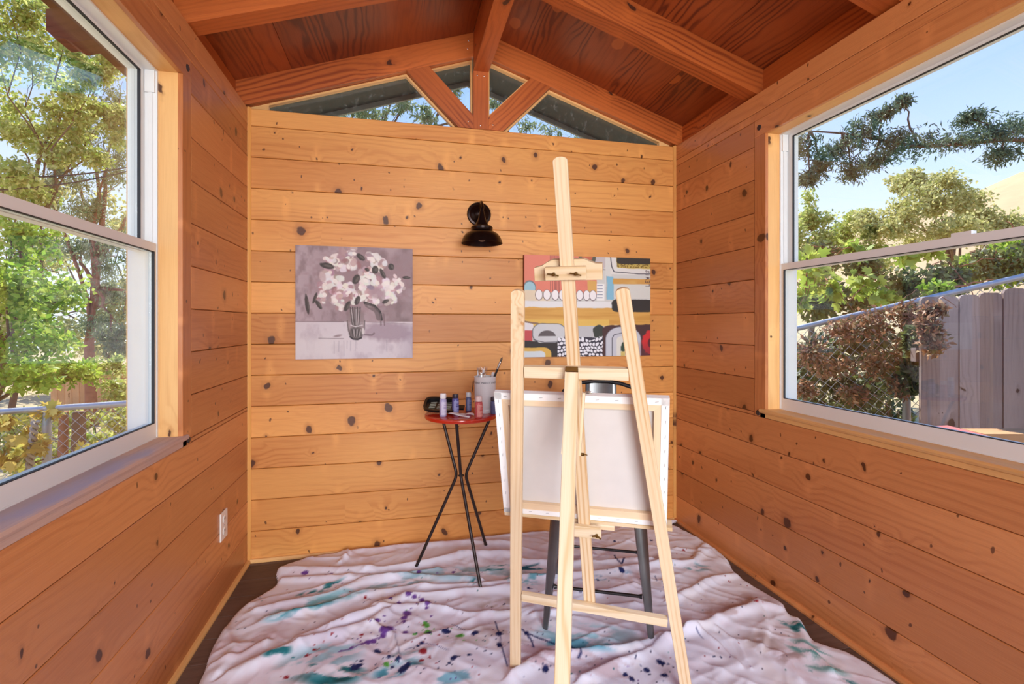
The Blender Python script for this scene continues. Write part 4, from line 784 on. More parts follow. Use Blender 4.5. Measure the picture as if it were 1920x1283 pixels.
# ------------------------------------------------------------------ small red table
TC = V(.300, 2.451); TZ = .800; camdir = lambda a, c: V(a * CT + c * ST, -a * ST + c * CT)
tb = thing('side_table', 'small round red table on three bent black metal legs by back wall', 'table', (*TC, .012))
one('table_top', M_red, tb, 'lathe', [(.0001, TZ), (.150, TZ), (.177, TZ), (.1805, TZ - .002), (.1815, TZ - .006), (.1815, TZ - .014), (.179, TZ - .0178), (.15, TZ - .018), (.0001, TZ - .018)], (*TC, 0), 64)
feet = [V(.073, 2.493), V(.363, 2.2016), V(.465, 2.6573)]; tops = [TC + camdir(-.105, .045), TC + camdir(-.010, -.125), TC + camdir(.150, .045)]; kk = [camdir(-.021, .004), camdir(.001, -.021), camdir(.020, .010)]
for ft, tp, kq in zip(feet, tops, kk):
    A, B, C_ = V(*tp, TZ - .018), V(*(TC + kq), .487), V(*ft, .018); pts = [A]
    for q in np.linspace(0, 1, 9):
        b0_ = B + (A - B) * .10; b2_ = B + (C_ - B) * .06; pts.append((1 - q) ** 2 * b0_ + 2 * q * (1 - q) * B + q * q * b2_)
    pts.append(C_); l = one('leg', M_leg, tb, 'tube', pts, .0078, 12); one('foot_cap', M_black, l, 'tube', [C_ + (B - C_) * .045, C_ - (B - C_) * .008], .0092, 12)
    one('mounting_plate', M_leg, tb, 'box', (tp[0] - .018, tp[1] - .018, TZ - .0215), (tp[0] + .018, tp[1] + .018, TZ - .0182))
rg = [(*(TC + .0125 * V(math.cos(a), math.sin(a))), .487) for a in np.linspace(0, 2 * math.pi, 25)]; one('leg_ring', M_leg, tb, 'tube', rg, .003, 8, cap=False)
# ------------------------------------------------------------------ things on the table
def bottle(label, x, y, r, h, hc, body_, lab, cap, rot=0):
    c = V(x, y) + camdir(0, .014); t_ = thing('paint_bottle', label, 'bottle', (*c, TZ), 'craft paint bottles on the red table'); hb = h - hc
    one('bottle_body', body_, t_, 'lathe', [(.0001, TZ), (r * .92, TZ + .0004), (r, TZ + .003), (r, TZ + hb * .86), (r * .93, TZ + hb * .94), (r * .70, TZ + hb), (.0001, TZ + hb)], (*c, 0), 28)
    k = 20; P = []; m = MB(); a0_ = -2.2 + rot; a1_ = a0_ + 3.4
    for z in (TZ + hb * .10, TZ + hb * .82):
        for j in range(k + 1):
            a = a0_ + (a1_ - a0_) * j / k; P.append((c[0] + (r + .0006) * math.cos(a), c[1] + (r + .0006) * math.sin(a), z))
    m.add(P, [[j, j + 1, j + k + 2, j + k + 1] for j in range(k)]); lb_ = m.build('label', lab, t_, smooth=True)
    for z0_, z1_, w0, w1 in ((.60, .66, .25, .75), (.44, .54, .2, .8), (.26, .29, .3, .7)):
        P = []; m = MB()
        for z in (TZ + hb * z0_, TZ + hb * z1_):
            for j in range(9):
                a = a0_ + (a1_ - a0_) * (w0 + (w1 - w0) * j / 8); P.append((c[0] + (r + .001) * math.cos(a), c[1] + (r + .001) * math.sin(a), z))
        m.add(P, [[j, j + 1, j + 10, j + 9] for j in range(8)]); m.build('label_bar', body_, lb_, smooth=True)
    cp = one('cap', cap, t_, 'lathe', [(r * .86, TZ + hb + .0005), (r * .88, TZ + hb + .004), (r * .84, TZ + h - .003), (r * .78, TZ + h), (.0001, TZ + h)], (*c, 0), 28)
    for j in range(16):
        a = j * math.pi / 8; q = V(math.cos(a), math.sin(a)); p0 = c + q * r * .855; cpz = one('grip_rib', cap, cp, 'tube', [(*p0, TZ + hb + .003), (*(c + q * r * .83), TZ + h - .004)], .0010, 4) if j % 2 == 0 else None
bottle('lavender paint bottle with white cap, nearest the left table edge', .201, 2.376, .0170, .112, .024, M_bl1, M_lab1, M_wplas)
bottle('blue paint bottle with dark purple cap on the red table', .268, 2.440, .0172, .098, .020, M_bl2, M_lab2, M_dkcap)
bottle('slate blue paint bottle with pale grey cap beside the white tin', .341, 2.487, .0150, .098, .024, M_bl3, M_lab3, M_gycap)
bottle('rose red paint bottle with pinkish cap in front of the white tin', .365, 2.300, .0178, .104, .025, M_bl4, M_lab4, M_pinkw)
bottle('navy blue paint bottle half hidden behind the canvas corner', .452, 2.385, .0150, .085, .020, M_bl3, M_bl3, M_dkcap)
# white tin with lettering, bail, brush and plastic wrapper
cc = V(.425, 2.468); tin = thing('paint_tin', 'white tin lettered PAINT holding a brush, at the back of the red table', 'tin', (*cc, TZ))
tinr = lambda z: .052 + .0045 * (z - TZ) / .182
one('tin_body', M_cup, tin, 'lathe', [(.0001, TZ), (.0515, TZ), (.0525, TZ + .002), (.0525, TZ + .018), (.0519, TZ + .019), (.0525, TZ + .020), (.0555, TZ + .176), (.0575, TZ + .179), (.0565, TZ + .182), (.0545, TZ + .180), (.0515, TZ + .02), (.0001, TZ + .006)], (*cc, 0), 48)
cu = bpy.data.curves.new('PAINT', 'FONT'); cu.body = 'PAINT'; cu.size = .0175; cu.align_x = 'CENTER'; cu.resolution_u = 2
to = bpy.data.objects.new('lettering_tmp', cu); COL.objects.link(to); bpy.context.view_layer.update()
me = bpy.data.meshes.new_from_object(to.evaluated_get(bpy.context.evaluated_depsgraph_get())); vv = np.array([v.co[:] for v in me.vertices]); ff = [list(p.vertices) for p in me.polygons]
bpy.data.objects.remove(to)
af = math.atan2(-cc[1], -cc[0])
for k in (-1, 0, 1):
    P = []
    for x_, y_, _ in vv:
        z = TZ + .148 + y_ * .85; a = af + .08 + k * .95 + x_ / .0556; r = tinr(z) + .0008; P.append((cc[0] + r * math.cos(a), cc[1] + r * math.sin(a), z))
    recalc(mk('lettering', P, ff, M_ink, tin))
q = [cc + camdir(-.054, -.01), cc + camdir(-.075, -.02)]
bl = []
for a in np.linspace(0, 1, 14): t_ = math.pi * a; bl.append((*(cc + camdir(-.0575 - .010 * math.sin(t_), -.045 + .09 * a)), TZ + .165 - .065 * math.sin(t_)))
one('bail', M_wire, tin, 'tube', bl, .0012, 6)
br = thing('paintbrush', 'black-handled paintbrush standing in the white tin', 'paintbrush', (*cc, TZ + .01))
p0, p1 = V(*(cc + camdir(-.012, .01)), TZ + .03), at(933, 692, 2.50); dd = (p1 - p0) / np.linalg.norm(p1 - p0)
one('handle', M_black, br, 'tube', [p0, p0 + (p1 - p0) * .5, p1], [.004, .0062, .0052], 10); one('ferrule', M_chrome, br, 'tube', [p1, p1 + dd * .008, p1 + dd * .034, p1 + dd * .044], [.0056, .0062, .006, .004], 10); one('bristles', M_wire, br, 'tube', [p1 + dd * .040, p1 + dd * .055, p1 + dd * .066], [.005, .0055, .001], 8)
def wrapmat():
    m, nt, out = newmat('clear_plastic'); a = nd(nt, 'BsdfTransparent', {'Color': (.95, .95, .95)}).outputs[0]; g = nd(nt, 'BsdfGlossy', {'Roughness': .15, 'Color': (.9, .9, .9)}).outputs[0]
    nt.links.new(nd(nt, 'MixShader', {0: .28, 1: a, 2: g}).outputs[0], out.inputs[0]); return m
m = MB(); k = 14; P = []; R_ = np.random.RandomState(2)
for j in range(6):
    for i in range(k):
        a = 2 * math.pi * i / k; r = (.014 + .010 * j / 5) * (1 + .5 * R_.uniform(-1, 1) * (j > 0)); P.append((*(cc + camdir(-.022 + r * math.cos(a) * 1.2, r * math.sin(a))), TZ + .07 + .158 * j / 5 + .008 * R_.uniform(-1, 1)))
m.add(P, [[j * k + i, j * k + (i + 1) % k, (j + 1) * k + (i + 1) % k, (j + 1) * k + i] for j in range(5) for i in range(k)]); o = m.build('plastic_wrapper', wrapmat()); tag(o, 'crumpled clear plastic wrapper sticking out of the white tin', 'wrapper')
o = one('foam_brush', M_wplas, None, 'tube', [V(*(cc + camdir(.030, .02)), TZ + .03), V(*(cc + camdir(.040, .028)), TZ + .192), V(*(cc + camdir(.041, .029)), TZ + .200)], [.006, .010, .006], 10); tag(o, 'stubby white plastic tool end showing above the tin rim', 'tool')
# black slotted tray leaning at the back left of the table
tr = thing('slotted_tray', 'black plastic slotted tray lying behind the lavender and blue bottles', 'tray', V(*(TC + camdir(-.10, .04)), TZ))
lx = V(*camdir(1, 0), -.03); ly = V(*camdir(.1, .90), .42); lz = np.cross(lx, ly); lz /= np.linalg.norm(lz); TO = V(*(TC + camdir(-.105, .035)), TZ + .034)
T3 = lambda a, c, e: TO + lx * a + ly * c + lz * e
sq = lambda R1, R2, n=4.: [(R1 * np.sign(math.cos(t)) * abs(math.cos(t)) ** (2 / n) - .012 * math.sin(t), R2 * np.sign(math.sin(t)) * abs(math.sin(t)) ** (2 / n)) for t in np.linspace(0, 2 * math.pi, 37)[:-1]]
o_, i_ = sq(.088, .062), sq(.076, .050); n = 36; vv = []
for L, e in ((o_, .012), (i_, .010), (i_, -.004), (sq(.070, .044), -.006), (sq(.074, .048), -.012), (o_, -.001)): vv += [T3(a, c, e) for a, c in L]
f = [[q * n + j, q * n + (j + 1) % n, (q + 1) % 6 * n + (j + 1) % n, (q + 1) % 6 * n + j] for q in range(6) if q != 3 for j in range(n)] + [list(range(3 * n, 4 * n)), list(range(4 * n, 5 * n))[::-1]]
auto(recalc(mk('tray_body', vv, f, M_black, tr, smooth=True)), .6)
for ca in (-.045, -.005, .036):
    for j in range(5): one('slot', M_slat, tr, 'obox', T3(ca - .015 + .005 * j * 0, -.034 + .015 * j, -.0058), lx * .030 + ly * .006, ly * .0048, lz * .0012)
one('handle', M_black, tr, 'obox', T3(.080, -.030, -.004), lx * .040, ly * .030, lz * .010)
def spoon(label, u0, v0, u1, v1, mat, w=.014):
    a, b_ = on_z(u0, v0, TZ), on_z(u1, v1, TZ); t_ = thing('plastic_spoon', label, 'spoon', ((a + b_) / 2)); d = (b_ - a); L = np.linalg.norm(d); d /= L; nn = np.cross(V(0, 0, 1), d)
    P = []; k = 14; rows = [(.0, .05), (.06, .6), (.18, 1.), (.36, .95), (.5, .55), (.62, .28), (.8, .26), (1., .30)]
    for s_, ww in rows:
        bow = 4 * (s_ / .55) * (1 - s_ / .55) if s_ < .55 else 0
        for j in range(k):
            t = 2 * math.pi * j / k; P.append(a + d * L * s_ + nn * w * ww * math.cos(t) + V(0, 0, .006 + .004 * math.sin(t) + .007 * bow))
    f = [[q * k + j, q * k + (j + 1) % k, (q + 1) * k + (j + 1) % k, (q + 1) * k + j] for q in range(len(rows) - 1) for j in range(k)] + [list(range(k))[::-1], list(range((len(rows) - 1) * k, len(rows) * k))]
    recalc(mk('spoon_body', P, f, mat, t_, smooth=True))
spoon('white plastic spoon on the front of the red table', 841, 778, 880, 784.5, M_wplas, .020); spoon('pinkish plastic spoon beside the rose paint bottle', 889, 780.5, 862, 779, M_pinkw, .016)
# ------------------------------------------------------------------ outside
def leaves(P, size, asp, droop=0., seed=0, lobed=False):
    r = np.random.RandomState(seed); n = len(P); d = r.normal(size=(n, 3)); d[:, 2] -= droop; d /= np.linalg.norm(d, axis=1)[:, None]
    a = r.normal(size=(n, 3)); w = np.cross(d, a); w /= np.linalg.norm(w, axis=1)[:, None]; nn = np.cross(w, d); L = size * r.uniform(.65, 1.3, n)[:, None]
    if not lobed:
        q = np.stack([P, P + d * L * .45 + w * L * asp + nn * L * .10, P + d * L, P + d * L * .45 - w * L * asp + nn * L * .10], 1).reshape(-1, 3)
        i = np.arange(n)[:, None] * 4; f = np.concatenate([i + [0, 1, 2], i + [0, 2, 3]], 1).reshape(-1, 3); return q, f
    pr_ = [(0, 0), (.05, .32), (.42, .50), (.40, .26), (.78, .30), (.72, .12), (1., 0), (.72, -.12), (.78, -.30), (.40, -.26), (.42, -.50), (.05, -.32)]
    q = np.stack([P + d * L * a_ + w * L * b_ + nn * L * .12 * abs(b_) for a_, b_ in pr_], 1).reshape(-1, 3); i = np.arange(n)[:, None] * 12
    f = np.concatenate([i + [0, k, k + 1] for k in range(1, 11)], 1).reshape(-1, 3); return q, f
def leafmesh(name, P, size, asp, mat, par, droop=0., seed=0, lobed=False):
    v, f = leaves(np.asarray(P), size, asp, droop, seed, lobed); me = bpy.data.meshes.new(name); c = (v.min(0) + v.max(0)) / 2 if par is not None else V(*((v.min(0) + v.max(0)) / 2)[:2], v[:, 2].min())
    me.vertices.add(len(v)); me.vertices.foreach_set('co', (v - c).ravel()); me.loops.add(f.size); me.loops.foreach_set('vertex_index', f.ravel()); me.polygons.add(len(f))
    me.polygons.foreach_set('loop_start', np.arange(len(f)) * 3); me.update(calc_edges=True); me.validate(); me.materials.append(mat)
    o = bpy.data.objects.new(name, me); COL.objects.link(o); place(o, c, par); o['kind'] = 'stuff'; return o
def blob(c, rad, n, r, shell=.5):
    d = r.normal(size=(n, 3)); d /= np.linalg.norm(d, axis=1)[:, None]; return V(*c) + d * (shell + (1 - shell) * r.rand(n, 1)) * V(*rad)
def branchpath(a, c, r, n=7, sag=.08):
    t = np.linspace(0, 1, n)[:, None]; L = np.linalg.norm(c - a); p = a + (c - a) * t + r.normal(size=(n, 3)) * L * .03 * np.sin(t * math.pi); p[:, 2] += sag * L * np.sin(t[:, 0] * math.pi); return p
def tree(name, label, base, clumps, leaf, size, asp, n, seed, bark=M_bark, r0=.08, droop=.2, group=None, cat='tree', twigs=2, lobed=False, spine=None, spread=.48):
    r = np.random.RandomState(seed); base = V(*base); T = thing(name, label, cat, base, group); m = MB(); P = []
    top = np.mean([V(*c) for c, _ in clumps], 0); top = base + (top - base) * .75; tp = branchpath(base, top, r, 8, 0) if spine is None else np.array(spine); m.tube(tp, np.linspace(r0, r0 * (.45 if spine is None else .12), len(tp)), 9)
    for c, rad in clumps:
        c = V(*c); s = tp[r.randint(3, 8)] if spine is None else tp[np.argmin(np.linalg.norm(tp[:-1] - c, axis=1))]; bp = branchpath(s, c, r); m.tube(bp, np.linspace(r0 * .4, r0 * .08, 7), 6)
        for k in range(twigs):
            e = blob(c, V(*rad) * .8, 1, r)[0]; m.tube(branchpath(bp[4 + k % 3], e, r, 5), np.linspace(r0 * .10, r0 * .025, 5), 4)
        sub = blob(c, rad, 9, r, .2)
        for s_ in sub: P.append(blob(s_, V(*rad) * spread, n // 9, r, .1))
    m.build('branches', bark, T, smooth=True); leafmesh('foliage', np.concatenate(P), size, asp, leaf, T, droop, seed, lobed); return T
def cl(lst): return [(at(u, v, z), (ru / F * z, ru / F * z * .9, rv / F * z)) for u, v, z, ru, rv in lst]
GZ = -.62
gnd = MB(); xs_ = np.linspace(-30, 30, 41); ys_ = np.linspace(-8, 40, 33); gv = []
for y_ in ys_:
    for x_ in xs_:
        inr = XL - .4 < x_ < XR + .4 and YF - 1 < y_ < YB + .4
        gv.append((x_, y_, GZ + (.35 * max(0, x_ - 2.2) * .35 if x_ > 0 else 0) + .05 * math.sin(x_ * 2.1 + y_) - .0))
gnd.add(gv, [[j * 41 + i, j * 41 + i + 1, (j + 1) * 41 + i + 1, (j + 1) * 41 + i] for j in range(32) for i in range(40)])
g_ = gnd.build('ground', M_ground, None, True); tag(g_, kind='structure')
# golden hill far behind on the right
hm = MB(); hv = []
for j in range(14):
    for i in range(30):
        ang = math.radians(18 + 70 * i / 29); d = 30 + 5 * j; hgt = (2 + 15.5 * (1 - math.cos(math.pi * min(1, j / 9.)) ) / 2) * (.30 + .70 * min(1, max(0, (i - 4) / 13.)) ** .8) + .6 * math.sin(i * .9 + j * .5)
        hv.append((d * math.sin(ang), d * math.cos(ang), -1 + hgt))
hm.add(hv, [[j * 30 + i, j * 30 + i + 1, (j + 1) * 30 + i + 1, (j + 1) * 30 + i] for j in range(13) for i in range(29)]); h_ = hm.build('hill', M_hill, None, True); tag(h_, kind='structure')
# ---- left side garden
tree('leafy_tree', 'bright green broad-leaved tree close outside the left window', at(-30, 900, 4.6), cl([(20, 560, 4.3, 90, 70), (70, 640, 4.6, 80, 60), (10, 690, 4.2, 90, 50), (110, 560, 5.0, 60, 50), (-60, 480, 4.5, 90, 80), (20, 440, 5.0, 70, 50), (130, 700, 5.0, 50, 30), (-150, 600, 4.6, 90, 120)]), L_bright, .058, .30, 1000, 1, r0=.05, group='garden trees outside the left window')
tree('redwood_tree', 'tall conifer with reddish trunk behind the bright green tree, left window', at(165, 800, 9.), cl([(165, 380, 9., 60, 60), (210, 300, 9., 50, 70), (130, 470, 9, 60, 50), (215, 480, 9., 45, 60), (190, 580, 9., 55, 50), (220, 640, 8.6, 40, 40), (130, 240, 9.4, 60, 60), (225, 180, 9.4, 40, 60), (160, 120, 9.6, 60, 60), (100, 350, 9., 50, 50), (290, 350, 9, 60, 120), (280, 580, 9, 60, 90)]), L_con, .085, .13, 1500, 2, M_redbark, r0=.10, droop=1.1, group='garden trees outside the left window')
tree('garden_tree', 'yellow-green tree filling the top of the left window', at(30, 850, 7.), cl([(40, 250, 7., 90, 50), (30, 330, 6.6, 80, 40), (120, 200, 7., 60, 50), (60, 100, 7., 90, 50), (190, 130, 7, 50, 40), (-60, 180, 6.8, 90, 90), (150, 290, 7.2, 50, 40), (210, 220, 7.4, 40, 50), (20, 20, 6.6, 80, 50), (-100, 330, 7., 90, 80), (150, 30, 7., 70, 40)]), L_yel, .075, .26, 1900, 3, r0=.045, droop=.5, group='garden trees outside the left window')
tree('garden_tree', 'pale sunlit tree in the distance behind the conifer trunk', at(240, 800, 14.), cl([(60, 480, 14., 90, 60), (180, 640, 14, 90, 50), (100, 600, 13., 90, 60), (230, 560, 14., 60, 60), (0, 560, 14., 90, 80), (240, 420, 15, 60, 60), (30, 380, 15, 80, 50), (320, 500, 15., 90, 120)]), L_pale, .14, .30, 1300, 4, r0=.07, group='garden trees outside the left window')
tree('garden_shrub', 'low leafy shrub beyond the left chain-link fence', at(200, 900, 5.2), cl([(210, 790, 5., 40, 30), (170, 830, 4.6, 50, 30), (225, 740, 5.6, 35, 30), (100, 850, 4.4, 60, 30), (20, 860, 4.2, 60, 30), (20, 800, 4.6, 60, 25), (130, 790, 5.4, 50, 25), (-60, 840, 4.2, 60, 50), (215, 690, 6.0, 35, 25)]), L_yel, .045, .32, 900, 5, r0=.02, cat='shrub', group='shrubs outside the left window')
tree('yellow_vine', 'yellowing large-leaved vine climbing the left chain-link fence', at(30, 960, 3.2), cl([(20, 800, 3.3, 40, 25), (60, 840, 3.2, 40, 25), (10, 860, 3.2, 40, 25), (170, 850, 3.6, 25, 20), (95, 770, 3.4, 26, 10)]), leafmat('yellowing_leaf', [S(222, 196, 110), S(206, 178, 96), S(188, 186, 90), S(176, 120, 70)]),   .07, .3, 54, 6, r0=.012, cat='vine', lobed=True)
def pipe_fence(label, p0, p1, hgt, posts, seed, wr=.0021, pitch=.075, depth=None):
    p0, p1 = V(*p0), V(*p1); t_ = thing('chain_link_fence', label, 'fence', ((p0 + p1) / 2) * V(1, 1, 0) + V(0, 0, min(p0[2], p1[2]) - hgt)); one('top_rail', M_pipe, t_, 'tube', [p0, p1], .021, 12)
    L = np.linalg.norm(p1 - p0); d = (p1 - p0) / L; upv = V(0, 0, 1.); m = MB(); q = -hgt
    s = -hgt
    while s < L + hgt:
        for sg in (1, -1):
            # a straight run of the diamond weave, clipped to the fence panel
            a0_, z0_ = (s, -hgt), (s + sg * hgt, 0.); pts = []
            t0, t1 = 0., 1.; x0, x1 = s, s + sg * hgt
            lo_, hi_ = (0 - x0) / (x1 - x0), (L - x0) / (x1 - x0); lo_, hi_ = min(lo_, hi_), max(lo_, hi_); t0, t1 = max(t0, lo_), min(t1, hi_)
            if t1 - t0 > .01:
                for tt in (t0, t1): pts.append(p0 + d * (x0 + (x1 - x0) * tt) + upv * (-hgt + hgt * tt) + np.cross(d, upv) * .0012 * sg)
                m.tube(pts, wr, 4, False)
        s += pitch
    o = m.build('wire_mesh', M_pipe, t_); o['kind'] = 'stuff'
    for f_ in posts:
        c = p0 + d * L * f_; one('post', M_pipe, t_, 'tube', [c + V(0, 0, .01), c - V(0, 0, hgt + .2)], .026, 12)
    return t_
pipe_fence('chain-link fence with grey top rail outside the left window', at(-140, 782, 3.25), at(300, 752.5, 3.5), 1.15, (.5, 1.0), 1)
rp_ = [at(66, 790, 3.2), at(62, 820, 3.2), at(58, 850, 3.2), at(54, 890, 3.2)]
rt = thing('rope', 'grey twisted rope knotted down a fence post outside the left window', 'rope', at(54, 900, 3.2))
for k in (0, 1): one('strand', M_rope, rt, 'tube', [rp_[0] + (rp_[3] - rp_[0]) * q + V(.014 * math.cos(q * 28 + k * math.pi), .014 * math.sin(q * 28 + k * math.pi), 0) for q in np.linspace(0, 1, 50)], .011, 6)
for u, w_, lb_ in ((117, .035, 'thin reddish stake'), (146, .05, 'stout grey-brown stake')):
    tag(one('stake', M_redbark if w_ < .04 else M_bark, None, 'tube', [at(u, 940, 3.9), at(u + 1, 860, 3.9), at(u + 3, 772, 3.9)], [w_, w_, w_ * .85], 9), lb_ + ' standing behind the left chain-link fence', 'stake')
wf2 = thing('garden_fence', 'pale cedar board fence far beyond the left window', 'fence', at(190, 800, 9.5) * V(1, 1, 0) + V(0, 0, GZ))
for i in range(15):
    u = 95 + i * 13.5; a = at(u, 756, 9.6); c = at(u, 698, 9.6); e = at(u + 12.6, 698, 9.6) - c; one('fence_board', M_cedar, wf2, 'obox', V(c[0], c[1], GZ - .1), (0, 0, c[2] - GZ + .1), e, V(.01, .02, 0))
one('fence_cap', M_cedar, wf2, 'obox', at(90, 697, 9.55), at(300, 694, 9.55) - at(90, 697, 9.55), (0, 0, .04), V(.04, .09, 0))
for a, c, lb_ in (((-60, 332), (300, 301), 'upper black overhead cable crossing the left window view'), ((-60, 360), (300, 304), 'lower black overhead cable crossing the left window view')):
    p, q = at(*a, 6.0), at(*c, 8.0); tag(one('overhead_cable', M_cable, None, 'tube', [p + (q - p) * t - V(0, 0, .10 * math.sin(math.pi * t)) for t in np.linspace(0, 1, 16)], .011, 6), lb_, 'cable')
# ---- right side garden
pipe_fence('chain-link fence with sloping top rail behind the dry vine, right window', at(1460, 624, 3.9), at(1960, 509, 3.45), 1.75, (.02, .51), 2, pitch=.082)
wf3 = thing('wooden_fence', 'weathered grey dog-eared board fence outside the right window', 'fence', at(1830, 800, 3.15) * V(1, 1, 0) + V(0, 0, GZ))
ue = [1727, 1763, 1799.5, 1838, 1882, 1928, 1975, 2024, 2075, 2128]; tv = [557, 556, 553, 549, 541, 534, 530, 526, 522, 518]
for i in range(len(ue) - 1):
    a, c = at(ue[i], tv[i], 3.2 - .012 * i), at(ue[i + 1] - .8, tv[i], 3.2 - .012 * (i + 1)); w_ = c - a; w_[2] = 0; w = np.linalg.norm(w_); wh = w_ / w; h_ = a[2] - GZ + .3; nn = V(-wh[1], wh[0], 0) * (.018 + .004 * (i % 3)); e = w * .22
    base = V(a[0], a[1], GZ - .3); pts = [(0, 0), (w, 0), (w, h_ - e), (w - e * .35, h_ - e * .3), (w - e, h_), (e, h_), (e * .35, h_ - e * .3), (0, h_ - e)]
    m = MB(); m.ext(pts, .006 * (i % 2), .006 * (i % 2) + .02, lambda a_, b_, q: base + wh * a_ + V(0, 0, b_) + V(-wh[1], wh[0], 0) * q, (0, 1)); recalc(m.build('fence_board', M_fence, wf3))
for zz in (-.1, 1.0): one('fence_rail', M_fence, wf3, 'obox', at(1727, 600, 3.2) * V(1, 1, 0) + V(.0, .035, zz), (at(2128, 600, 3.1) - at(1727, 600, 3.2)) * V(1, 1, 0), (0, 0, .09), V(.01, .04, 0))
rv = np.random.RandomState(11)
def vineclump(name, label, spots, leaf, size, asp, n, seed, lobed=False, stemr=.006):
    r = np.random.RandomState(seed); P = []; m = MB(); T = thing(name, label, 'vine', at(*spots[0][:3]) * V(1, 1, 0) + V(0, 0, GZ + .3)); 
    for u, v, z, ru, rv_ in spots:
        c = at(u, v, z); P.append(blob(c, (ru / F * z, .09, rv_ / F * z), n, r, .05))
        for k in range(4):
            a = c + r.normal(size=3) * V(ru, 30, rv_) / F * z * .4; e = c + r.normal(size=3) * V(ru, 25, rv_) / F * z * .8; m.tube(branchpath(a, e, r, 7, .05), np.linspace(stemr, stemr * .4, 7) * r.uniform(.4, 1), 5)
    m.build('stems', M_redbark, T, True); leafmesh('foliage', np.concatenate(P), size, asp, leaf, T, .4, seed, lobed); return T
vineclump('dry_vine', 'tangle of dry reddish-brown vine hanging on the right chain-link fence', [(1520, 660, 3.75, 40, 30), (1580, 620, 3.7, 50, 30), (1560, 690, 3.75, 60, 25), (1640, 610, 3.65, 50, 40), (1640, 680, 3.65, 45, 35), (1700, 590, 3.6, 40, 30), (1700, 650, 3.6, 30, 40), (1690, 720, 3.6, 25, 30), (1600, 740, 3.7, 40, 20), (1750, 580, 3.12, 18, 15), (1750, 640, 3.10, 14, 30), (1740, 610, 3.1, 18, 20), (1510, 730, 3.8, 20, 20)], L_dry, .040, .26, 420, 21)
vineclump('ivy_patch', 'dark green ivy growing through the right chain-link fence', [(1540, 680, 4.1, 60, 50), (1620, 640, 4.1, 70, 50), (1690, 690, 4.1, 50, 60), (1600, 740, 4.1, 80, 40), (1720, 640, 3.3, 12, 30), (1712, 700, 3.5, 12, 40), (1520, 770, 4.1, 40, 30), (1560, 780, 4.5, 70, 40), (1660, 790, 4.5, 70, 40), (1640, 720, 4.6, 80, 40), (1500, 700, 4.5, 40, 50)], L_shade, .055, .34, 1000, 22)
vineclump('grape_vine', 'yellow-green lobed vine along the lower sash rail of the right window', [(1520, 500, 4.3, 35, 40), (1560, 540, 4.3, 40, 35), (1620, 530, 4.4, 45, 35), (1500, 560, 4.2, 20, 30), (1700, 480, 4.4, 30, 18), (1740, 470, 4.4, 30, 14), (1660, 560, 4.3, 40, 20), (1600, 470, 4.6, 40, 20)], L_vine, .095, .3, 46, 23, True)
vineclump('leafy_hedge', 'mixed green hedge above the sloping fence rail, right window', [(1540, 560, 5., 60, 50), (1620, 570, 5., 60, 50), (1700, 540, 5.2, 60, 45), (1780, 520, 5.2, 60, 40), (1860, 500, 5.2, 60, 40), (1930, 490, 5.2, 60, 50), (1990, 520, 5.2, 60, 60), (1620, 500, 5.4, 50, 30), (1540, 480, 5.4, 50, 30)], L_shade, .06, .34, 900, 24, stemr=.012)
vineclump('leafy_hedge', 'sunny lime-green hedge at the right edge above the board fence', [(1880, 500, 5.6, 50, 40), (1900, 470, 5.8, 60, 30), (1820, 505, 5.6, 40, 30), (1960, 480, 5.6, 60, 50), (1760, 545, 5.0, 40, 20)], L_bright, .06, .34, 800, 25, stemr=.012)
tree('sunlit_shrub', 'large pale sunlit shrub in front of the golden hill', at(1760, 640, 8.), cl([(1700, 400, 8., 70, 45), (1760, 360, 8., 60, 45), (1820, 385, 8., 55, 40), (1870, 430, 8., 55, 40), (1640, 430, 8., 50, 35), (1780, 430, 7.6, 80, 40), (1700, 340, 8.4, 40, 30), (1930, 440, 8., 50, 40), (1990, 450, 8., 60, 50)]), L_pale, .055, .34, 2800, 31, r0=.06, cat='shrub', group='shrubs beyond the right window')
tree('olive_shrub', 'olive-green shrub right behind the far jamb of the right window', at(1520, 640, 8.5), cl([(1510, 410, 8.6, 35, 45), (1550, 450, 8.4, 50, 40), (1590, 430, 8.6, 40, 30), (1480, 440, 8.6, 40, 60), (1530, 500, 8., 50, 40), (1620, 480, 8.2, 50, 30)]), L_yel, .055, .34, 2400, 32, r0=.05, cat='shrub', group='shrubs beyond the right window')
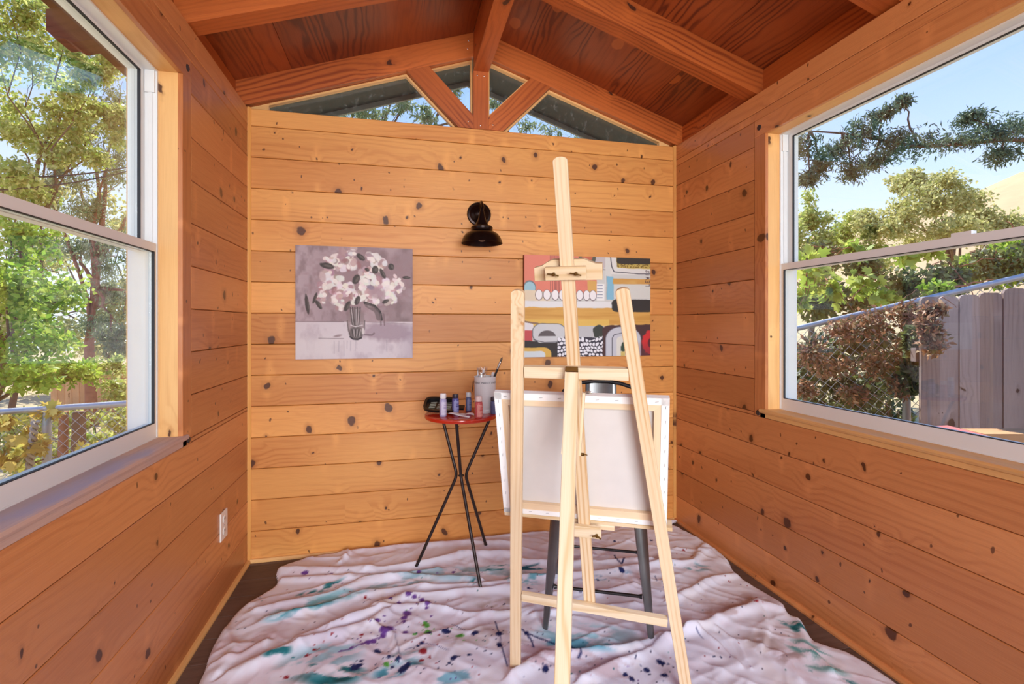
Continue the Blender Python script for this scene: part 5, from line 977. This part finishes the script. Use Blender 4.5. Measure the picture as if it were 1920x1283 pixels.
tree('bay_tree', 'dark narrow-leaved tree bough hanging across the sky in the right window', at(2420, 760, 5.2), cl([(1510, 270, 4.6, 26, 28), (1540, 310, 4.6, 26, 24), (1580, 275, 4.6, 34, 26), (1620, 250, 4.6, 34, 24), (1600, 320, 4.6, 26, 22), (1670, 270, 4.6, 40, 24), (1730, 270, 4.6, 42, 20), (1790, 265, 4.6, 40, 22), (1850, 250, 4.6, 42, 26), (1910, 240, 4.6, 42, 34), (1880, 290, 4.6, 30, 20), (1690, 190, 4.7, 16, 13), (1650, 215, 4.6, 22, 12), (1820, 220, 4.7, 26, 12), (1970, 250, 4.6, 50, 50), (1515, 335, 4.6, 16, 12), (1640, 300, 4.6, 30, 20)]), L_dark, .052, .12, 640, 33, r0=.035, droop=.5, spread=.8, spine=[at(*q) for q in ((2420, 760, 5.2), (2400, 560, 5.), (2300, 420, 4.8), (2180, 330, 4.7), (2060, 285, 4.6), (1960, 262, 4.6), (1880, 262, 4.6), (1800, 270, 4.6), (1720, 275, 4.6), (1650, 262, 4.6), (1580, 250, 4.6), (1520, 246, 4.6), (1490, 250, 4.6))])
# red tabletop and timber just outside the right sill
ot = thing('garden_bench', 'faded red wooden bench corner just outside the right window', 'bench', at(1800, 810, 2.5) * V(1, 1, 0) + V(0, 0, GZ))
p = at(1770, 806, 2.55); q = at(1845, 800, 2.55); n_ = V(*camdir(0, 1), 0) * .22
one('bench_top', M_redtable, ot, 'obox', at(1762, 821, 2.36), at(1852, 817, 2.36) - at(1762, 821, 2.36), V(*camdir(.02, .24), .0), (0, 0, -.03))
for u in (1770, 1842):
    for z in (2.38, 2.56): c = at(u, 822, z); one('leg', M_redtable, ot, 'box', (c[0] - .015, c[1] - .015, GZ), (c[0] + .015, c[1] + .015, c[2] - .02))
tl = thing('timber_rail', 'pale timber beam lying at the foot of the board fence', 'timber', at(1900, 815, 2.62)); one('beam', M_cedar, tl, 'obox', at(1846, 814, 2.62), at(2010, 814, 2.62) - at(1846, 814, 2.62), V(*camdir(0, .14), 0), (0, 0, -.05)); one('support', M_cedar, tl, 'box', at(1900, 833, 2.66), at(1900, 833, 2.66) * V(1, 1, 0) + V(.06, .06, GZ))
# ---- boughs seen through the gable panes
tree('back_tree', 'green tree bough outside the left gable pane', at(560, 640, 9.), cl([(700, 205, 8., 40, 18), (755, 195, 8, 30, 24), (800, 215, 8, 26, 18), (660, 215, 8., 36, 10), (850, 180, 8., 22, 26), (870, 215, 8, 22, 22), (740, 170, 8., 40, 16), (560, 240, 8., 50, 40)]), L_con, .10, .14, 300, 41, r0=.12, droop=.9, group='boughs behind the back gable')
tree('back_tree', 'thin drooping bough outside the right gable pane', at(1010, 760, 9.), cl([(925, 190, 8., 18, 22), (945, 210, 8., 18, 16), (985, 232, 8, 20, 12), (1035, 245, 8., 26, 10), (1075, 262, 8., 24, 8), (930, 165, 8., 20, 12)]), L_con, .10, .12, 110, 42, r0=.09, droop=.9, group='boughs behind the back gable')
